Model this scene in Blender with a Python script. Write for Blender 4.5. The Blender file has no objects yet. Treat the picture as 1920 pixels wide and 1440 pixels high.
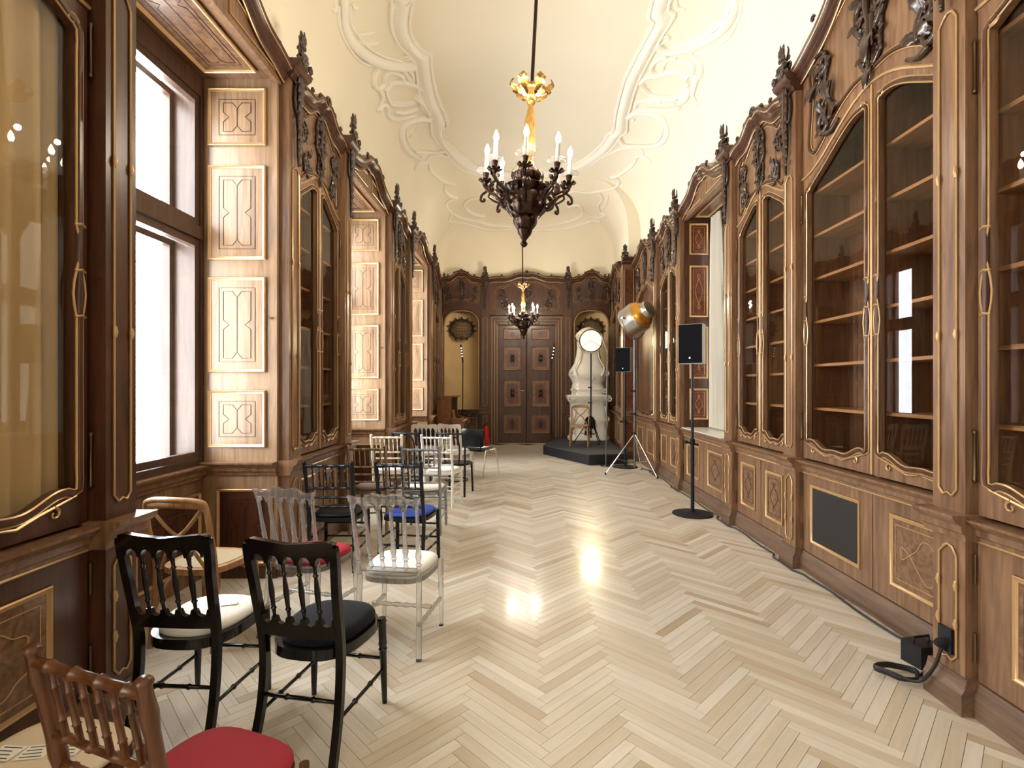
import bpy, bmesh, math, random
from mathutils import Vector, Matrix
from mathutils.bvhtree import BVHTree
R = math.radians
PI = math.pi
rnd = random.Random(7)
SC = bpy.context.scene
COL = SC.collection

# ------------------------------------------------------------------ camera
F = 960.0; VX, VY = 983.0, 724.0; EYE = 1.55
cam_d = bpy.data.cameras.new('camera'); cam = bpy.data.objects.new('camera', cam_d); COL.objects.link(cam)
cam.location = (0, 0, EYE); cam.rotation_euler = (PI / 2, 0, 0)
cam_d.sensor_width = 36; cam_d.lens = 18.0
cam_d.shift_x = -(VX - 960) / 1920; cam_d.shift_y = (VY - 720) / 1920
cam_d.clip_start = 0.05
SC.camera = cam

def ray(px, py):
    return Vector(((px - VX) / F, 1.0, -(py - VY) / F)).normalized()
def at(px, py, Y):
    return Vector(((px - VX) / F * Y, Y, EYE - (py - VY) / F * Y))
def on_floor(px, py, z=0.0):
    return at(px, py, (EYE - z) * F / (py - VY))

# ------------------------------------------------------------------ world and exposure
W = bpy.data.worlds.new('sky'); SC.world = W; W.use_nodes = True
bg = W.node_tree.nodes['Background']; bg.inputs[0].default_value = (0.97, 0.985, 1.0, 1); bg.inputs[1].default_value = 20.0
SC.view_settings.view_transform = 'Standard'; SC.view_settings.look = 'None'
SC.view_settings.exposure = 0.17; SC.view_settings.gamma = 1.0; SC.view_settings.use_curve_mapping = False
SC.cycles.max_bounces = 10; SC.cycles.transparent_max_bounces = 16
SC.cycles.diffuse_bounces = 5; SC.cycles.glossy_bounces = 4; SC.cycles.transmission_bounces = 8
SC.cycles.caustics_reflective = False; SC.cycles.caustics_refractive = False
SC.cycles.sample_clamp_indirect = 4.0
try:
    SC.cycles.use_denoising = True
except Exception:
    pass

# ------------------------------------------------------------------ helpers
def MAT(name):
    m = bpy.data.materials.new(name); m.use_nodes = True
    nt = m.node_tree; return m, nt, nt.nodes['Principled BSDF']
def rgb(r, g, b):
    f = lambda c: (c / 255 / 12.92) if c / 255 <= 0.04045 else ((c / 255 + 0.055) / 1.055) ** 2.4
    return (f(r), f(g), f(b), 1)
def plain(name, col, rough=0.5, metal=0.0, spec=0.5, coat=0.0, noise=0.0, nscale=6.0, bump=0.0, bscale=40.0):
    m, nt, p = MAT(name)
    p.inputs['Base Color'].default_value = col; p.inputs['Roughness'].default_value = rough
    p.inputs['Metallic'].default_value = metal; p.inputs['Specular IOR Level'].default_value = spec
    p.inputs['Coat Weight'].default_value = coat; p.inputs['Coat Roughness'].default_value = 0.1
    tc = nt.nodes.new('ShaderNodeTexCoord')
    if noise > 0:
        n = nt.nodes.new('ShaderNodeTexNoise'); n.inputs['Scale'].default_value = nscale; n.inputs['Detail'].default_value = 4
        nt.links.new(tc.outputs['Object'], n.inputs['Vector'])
        mx = nt.nodes.new('ShaderNodeMix'); mx.data_type = 'RGBA'
        mx.inputs[6].default_value = tuple(c * (1 - noise) for c in col[:3]) + (1,)
        mx.inputs[7].default_value = tuple(min(1, c * (1 + noise)) for c in col[:3]) + (1,)
        nt.links.new(n.outputs['Fac'], mx.inputs[0]); nt.links.new(mx.outputs[2], p.inputs['Base Color'])
    if bump > 0:
        n2 = nt.nodes.new('ShaderNodeTexNoise'); n2.inputs['Scale'].default_value = bscale; n2.inputs['Detail'].default_value = 3
        nt.links.new(tc.outputs['Object'], n2.inputs['Vector'])
        b = nt.nodes.new('ShaderNodeBump'); b.inputs['Strength'].default_value = bump; b.inputs['Distance'].default_value = 0.01
        nt.links.new(n2.outputs['Fac'], b.inputs['Height']); nt.links.new(b.outputs['Normal'], p.inputs['Normal'])
    return m
def wood(name, dark, light, rough=0.35, scale=(14, 14, 1.2), burl=False, coat=0.12, spec=0.4):
    m, nt, p = MAT(name)
    tc = nt.nodes.new('ShaderNodeTexCoord'); mp = nt.nodes.new('ShaderNodeMapping')
    mp.inputs['Scale'].default_value = scale
    oi = nt.nodes.new('ShaderNodeObjectInfo')
    ml = nt.nodes.new('ShaderNodeMath'); ml.operation = 'MULTIPLY'; ml.inputs[1].default_value = 13.0
    nt.links.new(oi.outputs['Random'], ml.inputs[0])
    nt.links.new(tc.outputs['Object'], mp.inputs['Vector'])
    n = nt.nodes.new('ShaderNodeTexNoise'); n.noise_dimensions = '4D'
    nt.links.new(mp.outputs['Vector'], n.inputs['Vector']); nt.links.new(ml.outputs[0], n.inputs['W'])
    n.inputs['Scale'].default_value = 2.2 if burl else 1.6; n.inputs['Detail'].default_value = 8
    n.inputs['Roughness'].default_value = 0.62; n.inputs['Distortion'].default_value = 2.2 if burl else 0.9
    cr = nt.nodes.new('ShaderNodeValToRGB')
    cr.color_ramp.elements[0].position = 0.3; cr.color_ramp.elements[0].color = dark
    cr.color_ramp.elements[1].position = 0.72; cr.color_ramp.elements[1].color = light
    nt.links.new(n.outputs['Fac'], cr.inputs[0]); nt.links.new(cr.outputs[0], p.inputs['Base Color'])
    p.inputs['Roughness'].default_value = rough; p.inputs['Specular IOR Level'].default_value = spec
    p.inputs['Coat Weight'].default_value = coat; p.inputs['Coat Roughness'].default_value = 0.18
    b = nt.nodes.new('ShaderNodeBump'); b.inputs['Strength'].default_value = 0.08; b.inputs['Distance'].default_value = 0.004
    nt.links.new(n.outputs['Fac'], b.inputs['Height']); nt.links.new(b.outputs['Normal'], p.inputs['Normal'])
    return m
def thin_glass(name, tint=(1, 1, 1, 1), ior=1.5, rough=0.0, haze=0.0):
    m, nt, p = MAT(name); nt.nodes.remove(p); out = nt.nodes['Material Output']
    fr = nt.nodes.new('ShaderNodeFresnel'); ge = nt.nodes.new('ShaderNodeNewGeometry')
    mr = nt.nodes.new('ShaderNodeMapRange'); mr.inputs['To Min'].default_value = ior; mr.inputs['To Max'].default_value = 1 / ior
    nt.links.new(ge.outputs['Backfacing'], mr.inputs['Value']); nt.links.new(mr.outputs[0], fr.inputs['IOR'])   # a thin pane reflects alike on both faces
    t = nt.nodes.new('ShaderNodeBsdfTransparent'); t.inputs[0].default_value = tint
    g = nt.nodes.new('ShaderNodeBsdfGlossy'); g.inputs['Roughness'].default_value = rough
    mx = nt.nodes.new('ShaderNodeMixShader')
    nt.links.new(fr.outputs[0], mx.inputs[0]); nt.links.new(t.outputs[0], mx.inputs[1]); nt.links.new(g.outputs[0], mx.inputs[2])
    nt.links.new(mx.outputs[0], out.inputs[0]); return m
def emit(name, col, s):
    m, nt, p = MAT(name)
    p.inputs['Base Color'].default_value = (1, 1, 1, 1)
    p.inputs['Emission Color'].default_value = col; p.inputs['Emission Strength'].default_value = s; return m

M = {}
M['walnut'] = wood('walnut', rgb(84, 58, 42), rgb(146, 111, 82), 0.32)
M['walnut_h'] = wood('walnut_across', rgb(92, 54, 32), rgb(150, 98, 60), 0.34, scale=(1.2, 14, 14))
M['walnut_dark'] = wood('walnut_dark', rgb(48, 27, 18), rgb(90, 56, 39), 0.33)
M['plinth'] = wood('worn_walnut', rgb(78, 58, 46), rgb(124, 98, 78), 0.4, scale=(1.2, 14, 14))
M['carving'] = plain('carved_walnut', rgb(48, 29, 20), 0.28, coat=0.3, noise=0.35, nscale=30)
M['gilt'] = plain('gilt_moulding', rgb(186, 150, 104), 0.30, metal=0.35, noise=0.15, nscale=20)
M['walnut_glare'] = wood('walnut_with_glare', rgb(120, 94, 70), rgb(172, 142, 112), 0.3)  # paler walnut carrying the window glare in its colour
M['burl'] = wood('burl', rgb(70, 46, 32), rgb(142, 106, 76), 0.3, scale=(5, 5, 5), burl=True)
M['burl_red'] = wood('burl_red', rgb(48, 22, 14), rgb(126, 70, 42), 0.28, scale=(5, 5, 5), burl=True)
M['inlay'] = plain('ebony_inlay', rgb(46, 28, 18), 0.4)
M['inlay_pale'] = plain('pale_inlay', rgb(186, 150, 104), 0.4)
M['shelf'] = wood('shelf_board', rgb(120, 80, 48), rgb(178, 128, 84), 0.42, scale=(1.2, 14, 14))
M['case_in'] = wood('case_interior', rgb(72, 44, 28), rgb(122, 80, 50), 0.5)
M['glass'] = thin_glass('cabinet_glass', (0.93, 0.93, 0.9, 1))
M['window_glass'] = thin_glass('window_glass', (0.97, 0.98, 0.98, 1))
M['plaster'] = plain('cream_plaster', rgb(240, 232, 212), 0.85, noise=0.04, nscale=1.3, bump=0.05)
M['stucco'] = plain('white_stucco', rgb(246, 242, 232), 0.7)
M['niche'] = plain('aged_plaster', rgb(214, 184, 132), 0.8, noise=0.16, nscale=3, bump=0.2, bscale=25)
M['black_gloss'] = plain('black_lacquer', (0.004, 0.004, 0.005, 1), 0.14, spec=0.35, coat=0.12)
M['black_satin'] = plain('black_satin', (0.008, 0.009, 0.012, 1), 0.32, spec=0.3)
M['black_matt'] = plain('black_matt', (0.010, 0.010, 0.011, 1), 0.7, spec=0.25)
M['iron'] = plain('brass_hinge', rgb(90, 72, 48), 0.3, metal=0.9)
M['chrome'] = plain('chrome', (0.75, 0.75, 0.75, 1), 0.14, metal=1.0)
M['alu'] = plain('aluminium', (0.55, 0.54, 0.52, 1), 0.3, metal=1.0)
M['grey_metal'] = plain('grey_tube', (0.14, 0.14, 0.15, 1), 0.35, metal=0.6)
M['gold'] = plain('gilded_bronze', rgb(186, 148, 84), 0.24, metal=0.9, noise=0.5, nscale=25)
M['bronze'] = plain('dark_bronze', rgb(56, 38, 28), 0.28, metal=0.7, noise=0.4, nscale=25)
M['candle'] = plain('candle_white', rgb(245, 240, 228), 0.4)
M['flame'] = emit('lit_bulb', (1.0, 0.82, 0.55, 1), 40.0)
M['white_tile'] = plain('white_glazed_tile', rgb(232, 226, 212), 0.18, coat=0.6, noise=0.05, nscale=4)
M['curtain'] = plain('white_curtain', rgb(206, 200, 188), 0.9)
M['curtain_tan'] = plain('cream_curtain', rgb(184, 156, 116), 0.9, noise=0.06, nscale=2)
M['wfabric'] = plain('white_seat', rgb(238, 236, 232), 0.75, bump=0.1, bscale=300)
M['creamfabric'] = plain('cream_seat', rgb(222, 206, 182), 0.75, bump=0.1, bscale=300)
M['bluefabric'] = plain('blue_seat', rgb(38, 74, 176), 0.75, bump=0.1, bscale=300)
M['redfabric'] = plain('red_seat', rgb(156, 26, 46), 0.75, bump=0.1, bscale=300)
M['blackfabric'] = plain('black_seat', (0.010, 0.010, 0.013, 1), 0.55, spec=0.25, bump=0.1, bscale=300)
M['velvet'] = plain('black_velvet', (0.008, 0.009, 0.012, 1), 0.8, spec=0.15, noise=0.5, nscale=20)
M['velvet'].node_tree.nodes['Principled BSDF'].inputs['Sheen Weight'].default_value = 0.04
M['brownfabric'] = plain('brown_seat', rgb(128, 104, 92), 0.75)
M['silver'] = plain('silver_paint', rgb(150, 156, 164), 0.32, metal=0.55)
M['bronze_paint'] = plain('champagne_paint', rgb(150, 132, 112), 0.34, metal=0.5)
M['cream_paint'] = plain('cream_paint', rgb(232, 222, 202), 0.35)
M['white_paint'] = plain('white_paint', rgb(240, 238, 234), 0.3)
M['bamboo'] = wood('brown_bamboo', rgb(58, 32, 18), rgb(104, 62, 34), 0.3)
M['oak'] = wood('oak_chair', rgb(120, 84, 52), rgb(182, 140, 94), 0.42)
M['cane'] = plain('cane', rgb(150, 134, 104), 0.6, noise=0.45, nscale=140)
M['paper'] = plain('paper', rgb(244, 242, 236), 0.7)
M['ink'] = plain('print', rgb(60, 60, 60), 0.7)
M['steel_dark'] = plain('speaker_grille', (0.004, 0.0045, 0.006, 1), 0.6, spec=0.06, bump=0.3, bscale=900)
M['spk_side'] = plain('speaker_case', rgb(190, 192, 188), 0.5)
M['piano'] = wood('piano_wood', rgb(92, 56, 36), rgb(150, 100, 66), 0.3, burl=True, scale=(4, 4, 4))
M['red_ext'] = plain('red_enamel', rgb(190, 24, 18), 0.3)
M['frame_wood'] = wood('window_wood', rgb(50, 34, 26), rgb(88, 62, 48), 0.35)
M['stone'] = plain('outer_reveal', rgb(170, 168, 164), 0.8, noise=0.1, nscale=3)
M['sill'] = plain('sill_stone', rgb(214, 206, 192), 0.3, noise=0.1, nscale=5)
M['cable'] = plain('cable', (0.01, 0.01, 0.011, 1), 0.45)
M['podium'] = plain('stage_carpet', (0.028, 0.028, 0.032, 1), 0.8, bump=0.2, bscale=200)
M['skirt'] = plain('stage_skirt', (0.008, 0.009, 0.014, 1), 0.45)
M['amber'] = plain('gold_reflector', rgb(214, 158, 70), 0.25, metal=0.8)
M['lamp_lit'] = emit('lit_lens', (1.0, 0.78, 0.32, 1), 1.25)
M['led'] = emit('led_dot', (1, 0.95, 0.85, 1), 4.0)
M['mesh'] = plain('vent_mesh', rgb(44, 42, 40), 0.6, spec=0.2, noise=0.3, nscale=200)
M['ivory'] = plain('ivory', rgb(236, 228, 206), 0.3)
M['sub'] = plain('joint', rgb(70, 54, 38), 0.8)
M['mirror'] = plain('mirror_glass', (0.75, 0.75, 0.74, 1), 0.02, metal=1.0)

# clear acrylic
def acrylic():
    m, nt, p = MAT('clear_acrylic'); nt.nodes.remove(p); out = nt.nodes['Material Output']
    fr = nt.nodes.new('ShaderNodeFresnel'); ge = nt.nodes.new('ShaderNodeNewGeometry')
    mr = nt.nodes.new('ShaderNodeMapRange'); mr.inputs['To Min'].default_value = 1.9; mr.inputs['To Max'].default_value = 1 / 1.9
    nt.links.new(ge.outputs['Backfacing'], mr.inputs['Value']); nt.links.new(mr.outputs[0], fr.inputs['IOR'])
    t = nt.nodes.new('ShaderNodeBsdfTransparent'); t.inputs[0].default_value = (0.93, 0.94, 0.95, 1)
    rf = nt.nodes.new('ShaderNodeBsdfRefraction'); rf.inputs['IOR'].default_value = 1.35; rf.inputs['Roughness'].default_value = 0.03
    g = nt.nodes.new('ShaderNodeBsdfGlossy'); g.inputs['Roughness'].default_value = 0.05
    a = nt.nodes.new('ShaderNodeMixShader'); a.inputs[0].default_value = 0.6
    mx = nt.nodes.new('ShaderNodeMixShader')
    nt.links.new(t.outputs[0], a.inputs[1]); nt.links.new(rf.outputs[0], a.inputs[2])
    nt.links.new(fr.outputs[0], mx.inputs[0]); nt.links.new(a.outputs[0], mx.inputs[1]); nt.links.new(g.outputs[0], mx.inputs[2])
    df = nt.nodes.new('ShaderNodeBsdfTranslucent'); df.inputs[0].default_value = (.95, .96, 1, 1); d2 = nt.nodes.new('ShaderNodeBsdfDiffuse'); d2.inputs[0].default_value = (.95, .96, 1, 1)
    m3 = nt.nodes.new('ShaderNodeMixShader'); m3.inputs[0].default_value = 0.5; nt.links.new(df.outputs[0], m3.inputs[1]); nt.links.new(d2.outputs[0], m3.inputs[2])
    m4 = nt.nodes.new('ShaderNodeMixShader'); m4.inputs[0].default_value = 0.07; nt.links.new(mx.outputs[0], m4.inputs[1]); nt.links.new(m3.outputs[0], m4.inputs[2])  # faint white mix stands in for highlights on the edges
    nt.links.new(m4.outputs[0], out.inputs[0]); return m
M['acrylic'] = acrylic()

# parquet: colour differs from block to block
def parquet():
    m, nt, p = MAT('oak_parquet')
    L = nt.links.new; N = nt.nodes.new
    oi = N('ShaderNodeObjectInfo'); ge = N('ShaderNodeNewGeometry')
    ad = N('ShaderNodeMath'); ad.operation = 'ADD'; L(oi.outputs['Random'], ad.inputs[0]); L(ge.outputs['Random Per Island'], ad.inputs[1])
    fr = N('ShaderNodeMath'); fr.operation = 'FRACT'; L(ad.outputs[0], fr.inputs[0])
    cr = N('ShaderNodeValToRGB'); e = cr.color_ramp.elements
    e[0].position = 0; e[0].color = rgb(182, 164, 140); e[1].position = 1; e[1].color = rgb(222, 214, 200)
    for pos, c in ((0.04, rgb(184, 166, 144)), (0.10, rgb(197, 183, 162)), (0.45, rgb(205, 194, 175)), (0.8, rgb(212, 203, 188))):
        k = e.new(pos); k.color = c
    L(fr.outputs[0], cr.inputs[0])
    uv = N('ShaderNodeUVMap'); mp = N('ShaderNodeMapping'); mp.inputs['Scale'].default_value = (3, 40, 1); L(uv.outputs[0], mp.inputs['Vector'])
    mu = N('ShaderNodeMath'); mu.operation = 'MULTIPLY'; mu.inputs[1].default_value = 57.0; L(ad.outputs[0], mu.inputs[0])
    n = N('ShaderNodeTexNoise'); n.noise_dimensions = '4D'; n.inputs['Scale'].default_value = 1.0; n.inputs['Detail'].default_value = 6
    n.inputs['Distortion'].default_value = 0.6
    L(mp.outputs[0], n.inputs['Vector']); L(mu.outputs[0], n.inputs['W'])
    hs = N('ShaderNodeMapRange'); hs.inputs['To Min'].default_value = 0.78; hs.inputs['To Max'].default_value = 1.16; L(n.outputs['Fac'], hs.inputs['Value'])
    vm = N('ShaderNodeVectorMath'); vm.operation = 'SCALE'; L(cr.outputs[0], vm.inputs[0]); L(hs.outputs[0], vm.inputs['Scale'])
    L(vm.outputs[0], p.inputs['Base Color'])
    p.inputs['Roughness'].default_value = 0.3; p.inputs['Coat Weight'].default_value = 0.3; p.inputs['Coat Roughness'].default_value = 0.12
    return m
M['parquet'] = parquet()

class MB:
    def __init__(s): s.v = []; s.f = []
    def add(s, vs, fs):
        o = len(s.v); s.v += [tuple(v) for v in vs]; s.f += [tuple(i + o for i in f) for f in fs]; return s
    def box(s, x0, x1, y0, y1, z0, z1):
        vs = [(x, y, z) for z in (z0, z1) for y in (y0, y1) for x in (x0, x1)]
        return s.add(vs, [(0, 2, 3, 1), (4, 5, 7, 6), (0, 1, 5, 4), (2, 6, 7, 3), (0, 4, 6, 2), (1, 3, 7, 5)])
    def tube(s, pts, r, n=6, closed=False, sq=None, cap=True):
        P = [Vector(p) for p in pts]; k = len(P)
        if k < 2: return s
        rs = r if isinstance(r, (list, tuple)) else [r] * k
        T = []
        for i in range(k):
            a = P[(i - 1) % k] if (closed or i > 0) else P[i]; b = P[(i + 1) % k] if (closed or i < k - 1) else P[i]
            t = b - a; T.append(t.normalized() if t.length > 1e-9 else Vector((0, 0, 1)))
        ref = Vector((0, 1, 0)) if abs(T[0].y) < 0.9 else Vector((1, 0, 0))
        nrm = (ref - T[0] * ref.dot(T[0])).normalized(); vs = []
        for i in range(k):
            nrm = nrm - T[i] * nrm.dot(T[i])
            nrm = nrm.normalized() if nrm.length > 1e-6 else Vector((1, 0, 0))
            bn = T[i].cross(nrm)
            q = sq or 1.0
            for j in range(n):
                a = 2 * PI * (j + 0.5) / n
                vs.append(P[i] + nrm * (math.cos(a) * rs[i] * q) + bn * (math.sin(a) * rs[i]))
        fs = []
        for i in range(k if closed else k - 1):
            for j in range(n):
                a, b = i * n + j, i * n + (j + 1) % n; c = ((i + 1) % k) * n
                fs.append((a, b, c + (j + 1) % n, c + j))
        if not closed and cap:
            fs.append(tuple(range(n - 1, -1, -1))); fs.append(tuple((k - 1) * n + j for j in range(n)))
        return s.add(vs, fs)
    def lathe(s, prof, n=16, c=(0, 0, 0), sx=1.0, sy=1.0, p=2.0, cap=True):
        vs = []; fs = []; k = len(prof)
        for (r, z) in prof:
            for j in range(n):
                a = 2 * PI * j / n; ca, sa = math.cos(a), math.sin(a)
                if p != 2.0:
                    ca = math.copysign(abs(ca) ** (2 / p), ca); sa = math.copysign(abs(sa) ** (2 / p), sa)
                vs.append((c[0] + r * sx * ca, c[1] + r * sy * sa, c[2] + z))
        for i in range(k - 1):
            for j in range(n):
                fs.append((i * n + j, i * n + (j + 1) % n, (i + 1) * n + (j + 1) % n, (i + 1) * n + j))
        if cap: fs.append(tuple(range(n - 1, -1, -1))); fs.append(tuple((k - 1) * n + j for j in range(n)))
        return s.add(vs, fs)
    def turned(s, p0, p1, prof, n=8):
        p0, p1 = Vector(p0), Vector(p1)
        return s.tube([p0.lerp(p1, t) for t, _ in prof], [r for _, r in prof], n)
    def prism(s, poly, y0, y1):
        n = len(poly)
        vs = [(x, y0, z) for x, z in poly] + [(x, y1, z) for x, z in poly]
        fs = [tuple(range(n)), tuple(range(2 * n - 1, n - 1, -1))] + [(i, i + n, (i + 1) % n + n, (i + 1) % n) for i in range(n)]
        return s.add(vs, fs)
    def prism_z(s, poly, z0, z1):
        n = len(poly)
        vs = [(x, y, z0) for x, y in poly] + [(x, y, z1) for x, y in poly]
        fs = [tuple(range(n - 1, -1, -1)), tuple(range(n, 2 * n))] + [(i, (i + 1) % n, (i + 1) % n + n, i + n) for i in range(n)]
        return s.add(vs, fs)
    def ring(s, outer, inner, y0, y1):
        n = len(outer)
        vs = [(x, y0, z) for x, z in outer] + [(x, y0, z) for x, z in inner] + [(x, y1, z) for x, z in outer] + [(x, y1, z) for x, z in inner]
        fs = []
        for i in range(n):
            j = (i + 1) % n
            fs += [(i, j, n + j, n + i), (2 * n + i, 3 * n + i, 3 * n + j, 2 * n + j), (n + i, n + j, 3 * n + j, 3 * n + i), (i, 2 * n + i, 2 * n + j, j)]
        return s.add(vs, fs)
    def sweep(s, path, prof):
        """path: (x, z) points, prof: closed (y, dz) points; extruded along x"""
        k = len(path); n = len(prof)
        vs = [(x, py, z + pz) for x, z in path for py, pz in prof]
        fs = [(i * n + j, i * n + (j + 1) % n, (i + 1) * n + (j + 1) % n, (i + 1) * n + j) for i in range(k - 1) for j in range(n)]
        fs += [tuple(range(n - 1, -1, -1)), tuple((k - 1) * n + j for j in range(n))]
        return s.add(vs, fs)
    def leaf(s, base, ang, ln, wd, curl=0.3, n=9, y=0.0, up=None):
        """acanthus leaf in the x-z plane, bulging to -y"""
        ca, sa = math.cos(ang), math.sin(ang); vs = []
        for i in range(n):
            t = i / (n - 1)
            w = wd * math.sin(PI * min(1, 0.12 + t * 0.88)) ** 0.8 * (1.0 if i % 2 else 0.76)
            if i == n - 1: w = wd * 0.03
            yy = y - curl * ln * math.sin(PI * t) * 0.5 - (curl * ln * 0.55 * t * t)
            for q, lift in ((-1, 0), (-0.4, -0.12), (0, 0.02), (0.4, -0.12), (1, 0)):
                a = t * ln; b = q * w
                vs.append((base[0] + a * ca - b * sa, yy + lift * wd, base[1] + a * sa + b * ca))
        m = 5
        fs = [(i * m + j, i * m + j + 1, (i + 1) * m + j + 1, (i + 1) * m + j) for i in range(n - 1) for j in range(m - 1)]
        return s.add(vs, fs)
    def xf(s, fn, start=0):
        for i in range(start, len(s.v)): s.v[i] = tuple(fn(Vector(s.v[i])))
        return s
    def mesh(s, name, mat, smooth=40, recalc=True):
        me = bpy.data.meshes.new(name); me.from_pydata(s.v, [], s.f); me.update()
        if recalc:
            bm = bmesh.new(); bm.from_mesh(me); bmesh.ops.recalc_face_normals(bm, faces=bm.faces); bm.to_mesh(me); bm.free()
        if mat: me.materials.append(M[mat] if isinstance(mat, str) else mat)
        if smooth:
            me.polygons.foreach_set('use_smooth', [True] * len(me.polygons)); me.set_sharp_from_angle(angle=R(smooth))
        return me
    def build(s, name, mat, parent=None, smooth=40, label=None, recalc=True):
        return link(name, s.mesh(name, mat, smooth, recalc), parent, label)
def link(name, me, parent=None, label=None, loc=None, rot=None, scale=None):
    o = bpy.data.objects.new(name, me); COL.objects.link(o)
    if parent is not None: o.parent = parent
    if label: o['label'] = label
    if loc is not None: o.location = loc
    if rot is not None: o.rotation_euler = rot
    if scale is not None: o.scale = scale
    return o
def tag(o, label=None, cat=None, group=None, kind=None):
    if label: o['label'] = label
    if cat: o['category'] = cat
    if group: o['group'] = group
    if kind: o['kind'] = kind
    return o
def empty(name, loc=(0, 0, 0), rz=0.0, label=None, cat=None, group=None, kind=None):
    o = bpy.data.objects.new(name, None); COL.objects.link(o); o.location = loc; o.rotation_euler = (0, 0, rz)
    o.empty_display_size = 0.1
    return tag(o, label, cat, group, kind)
def copy_tree(o, loc, rz, label=None, group=None):
    c = o.copy(); COL.objects.link(c); c.location = loc; c.rotation_euler = (0, 0, rz)
    if label: c['label'] = label
    if group: c['group'] = group
    for ch in list(o.children):
        d = ch.copy(); COL.objects.link(d); d.parent = c
        for g in list(ch.children):
            h = g.copy(); COL.objects.link(h); h.parent = d
    return c
def cat_rom(P, n=6, closed=False):
    P = [Vector(p) for p in P]; k = len(P); out = []
    for i in range(k if closed else k - 1):
        p0 = P[(i - 1) % k] if (closed or i > 0) else P[i]; p1 = P[i]; p2 = P[(i + 1) % k]
        p3 = P[(i + 2) % k] if (closed or i < k - 2) else p2
        for j in range(n):
            t = j / n
            out.append(0.5 * (2 * p1 + (p2 - p0) * t + (2 * p0 - 5 * p1 + 4 * p2 - p3) * t * t + (3 * p1 - p0 - 3 * p2 + p3) * t ** 3))
    if not closed: out.append(P[-1])
    return out
def offset2(poly, d):
    n = len(poly); out = []
    for i in range(n):
        ax, az = poly[i - 1]; bx, bz = poly[(i + 1) % n]
        tx, tz = bx - ax, bz - az; l = math.hypot(tx, tz) or 1
        out.append((poly[i][0] + tz / l * d, poly[i][1] - tx / l * d))
    return out
def xyz(poly, y): return [(x, y, z) for x, z in poly]
def rectpts(x0, x1, z0, z1): return [(x0, z0), (x1, z0), (x1, z1), (x0, z1)]
def mitre_frame(mb, x0, x1, z0, z1, w, y0, h):
    """picture-frame moulding w wide, h proud of y0 (towards -y)"""
    prof = [(0, 0), (0, -h * 0.7), (w * 0.25, -h), (w * 0.6, -h * 0.55), (w, -h * 0.35), (w, 0)]
    vs = []; n = len(prof)
    for cx, cz, sx, sz in ((x0, z0, 1, 1), (x1, z0, -1, 1), (x1, z1, -1, -1), (x0, z1, 1, -1)):
        for d, yy in prof: vs.append((cx + sx * d, y0 + yy, cz + sz * d))
    fs = [(i * n + j, i * n + j + 1, ((i + 1) % 4) * n + j + 1, ((i + 1) % 4) * n + j) for i in range(4) for j in range(n - 1)]
    return mb.add(vs, fs)
def spiral(cx, cz, r, a0, turns, n=14, shrink=0.2):
    out = []
    for i in range(n):
        t = i / (n - 1); q = r * (1 - t * (1 - shrink)); a = a0 + turns * 2 * PI * t
        out.append((cx + q * math.cos(a), cz + q * math.sin(a)))
    return out
# ------------------------------------------------------------------ plan of the room (x to the stove side, y to the double door, z up)
XL, XR, YE, YB = -1.98, 2.37, 13.6, -4.0
ZC = 0.93            # dado top
ZSOF = 4.04          # window soffit
# daylight enters through the windows and an added fill opening: portals only guide the sampling of the sky
def portal(name, loc, rz, w, h):
    l = bpy.data.lights.new(name, 'AREA'); l.shape = 'RECTANGLE'; l.size = w; l.size_y = h; l.cycles.is_portal = True
    o = bpy.data.objects.new(name, l); COL.objects.link(o); o.location = loc; o.rotation_euler = (PI / 2, 0, rz); return o
LWIN = [(2.48, 4.17), (5.70, 7.39), (8.80, 10.58)]
RWIN = (5.93, 7.60)
for a, b in LWIN: portal('sky_portal', (-2.97, (a + b) / 2, 2.5), R(-90), b - a, 3.2)
portal('sky_portal', (3.12, (RWIN[0] + RWIN[1]) / 2, 2.5), R(90), 1.67, 3.2)
portal('sky_portal', (-2.97, -2.8, 2.5), R(-90), 1.4, 3.2)  # added fill opening behind the camera

# ------------------------------------------------------------------ floor
fl = MB(); fl.box(-3.3, 3.4, YB - 0.2, YE + 0.8, -0.12, -0.004)
floor = fl.build('floor', 'sub', None, 0); tag(floor, kind='structure')
BL, BW, GAP = 0.53, 0.53 / 9, 0.0010
def block_mesh(mb=None):
    pass
def parquet_blocks():
    n = 9; s = BW; c = math.sqrt(0.5); out = []
    # lattice coordinates (p, q) turned by 45 degrees; columns run along y
    for m in range(-9, 10):
        for k in range(-60, 330):
            for hv in (0, 1):
                if hv == 0: p0, q0, p1, q1 = k + n * m, k - n * m, k + n * m + n, k - n * m + 1
                else: p0, q0, p1, q1 = k + n * m, k - n * m + 1, k + n * m + 1, k - n * m + 1 + n
                cp, cq = (p0 + p1) / 2 * s, (q0 + q1) / 2 * s
                x = (cp - cq) * c + 0.11; y = (cp + cq) * c
                if -2.75 < x < 2.55 and -1.2 < y < YE + 0.02:
                    if x < -2.0 and not any(a - 0.1 < y < b + 0.1 for a, b in LWIN): continue
                    # H block: long axis along p -> direction (c, c); V: along q -> (-c, c)
                    out.append((x, y, R(45) if hv == 0 else R(135)))
    return out
bt = MB().box(-BL / 2 + GAP, BL / 2 - GAP, -BW / 2 + GAP, BW / 2 - GAP, -0.012, 0.0)
def with_uv(me, uvs):
    l = me.uv_layers.new(name='UVMap'); l.data.foreach_set('uv', [c for u in uvs for c in u])
bm_me = bt.mesh('parquet_block', 'parquet', 0)
with_uv(bm_me, [(bm_me.vertices[l.vertex_index].co.x, bm_me.vertices[l.vertex_index].co.y) for l in bm_me.loops])
blocks = parquet_blocks()
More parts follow.
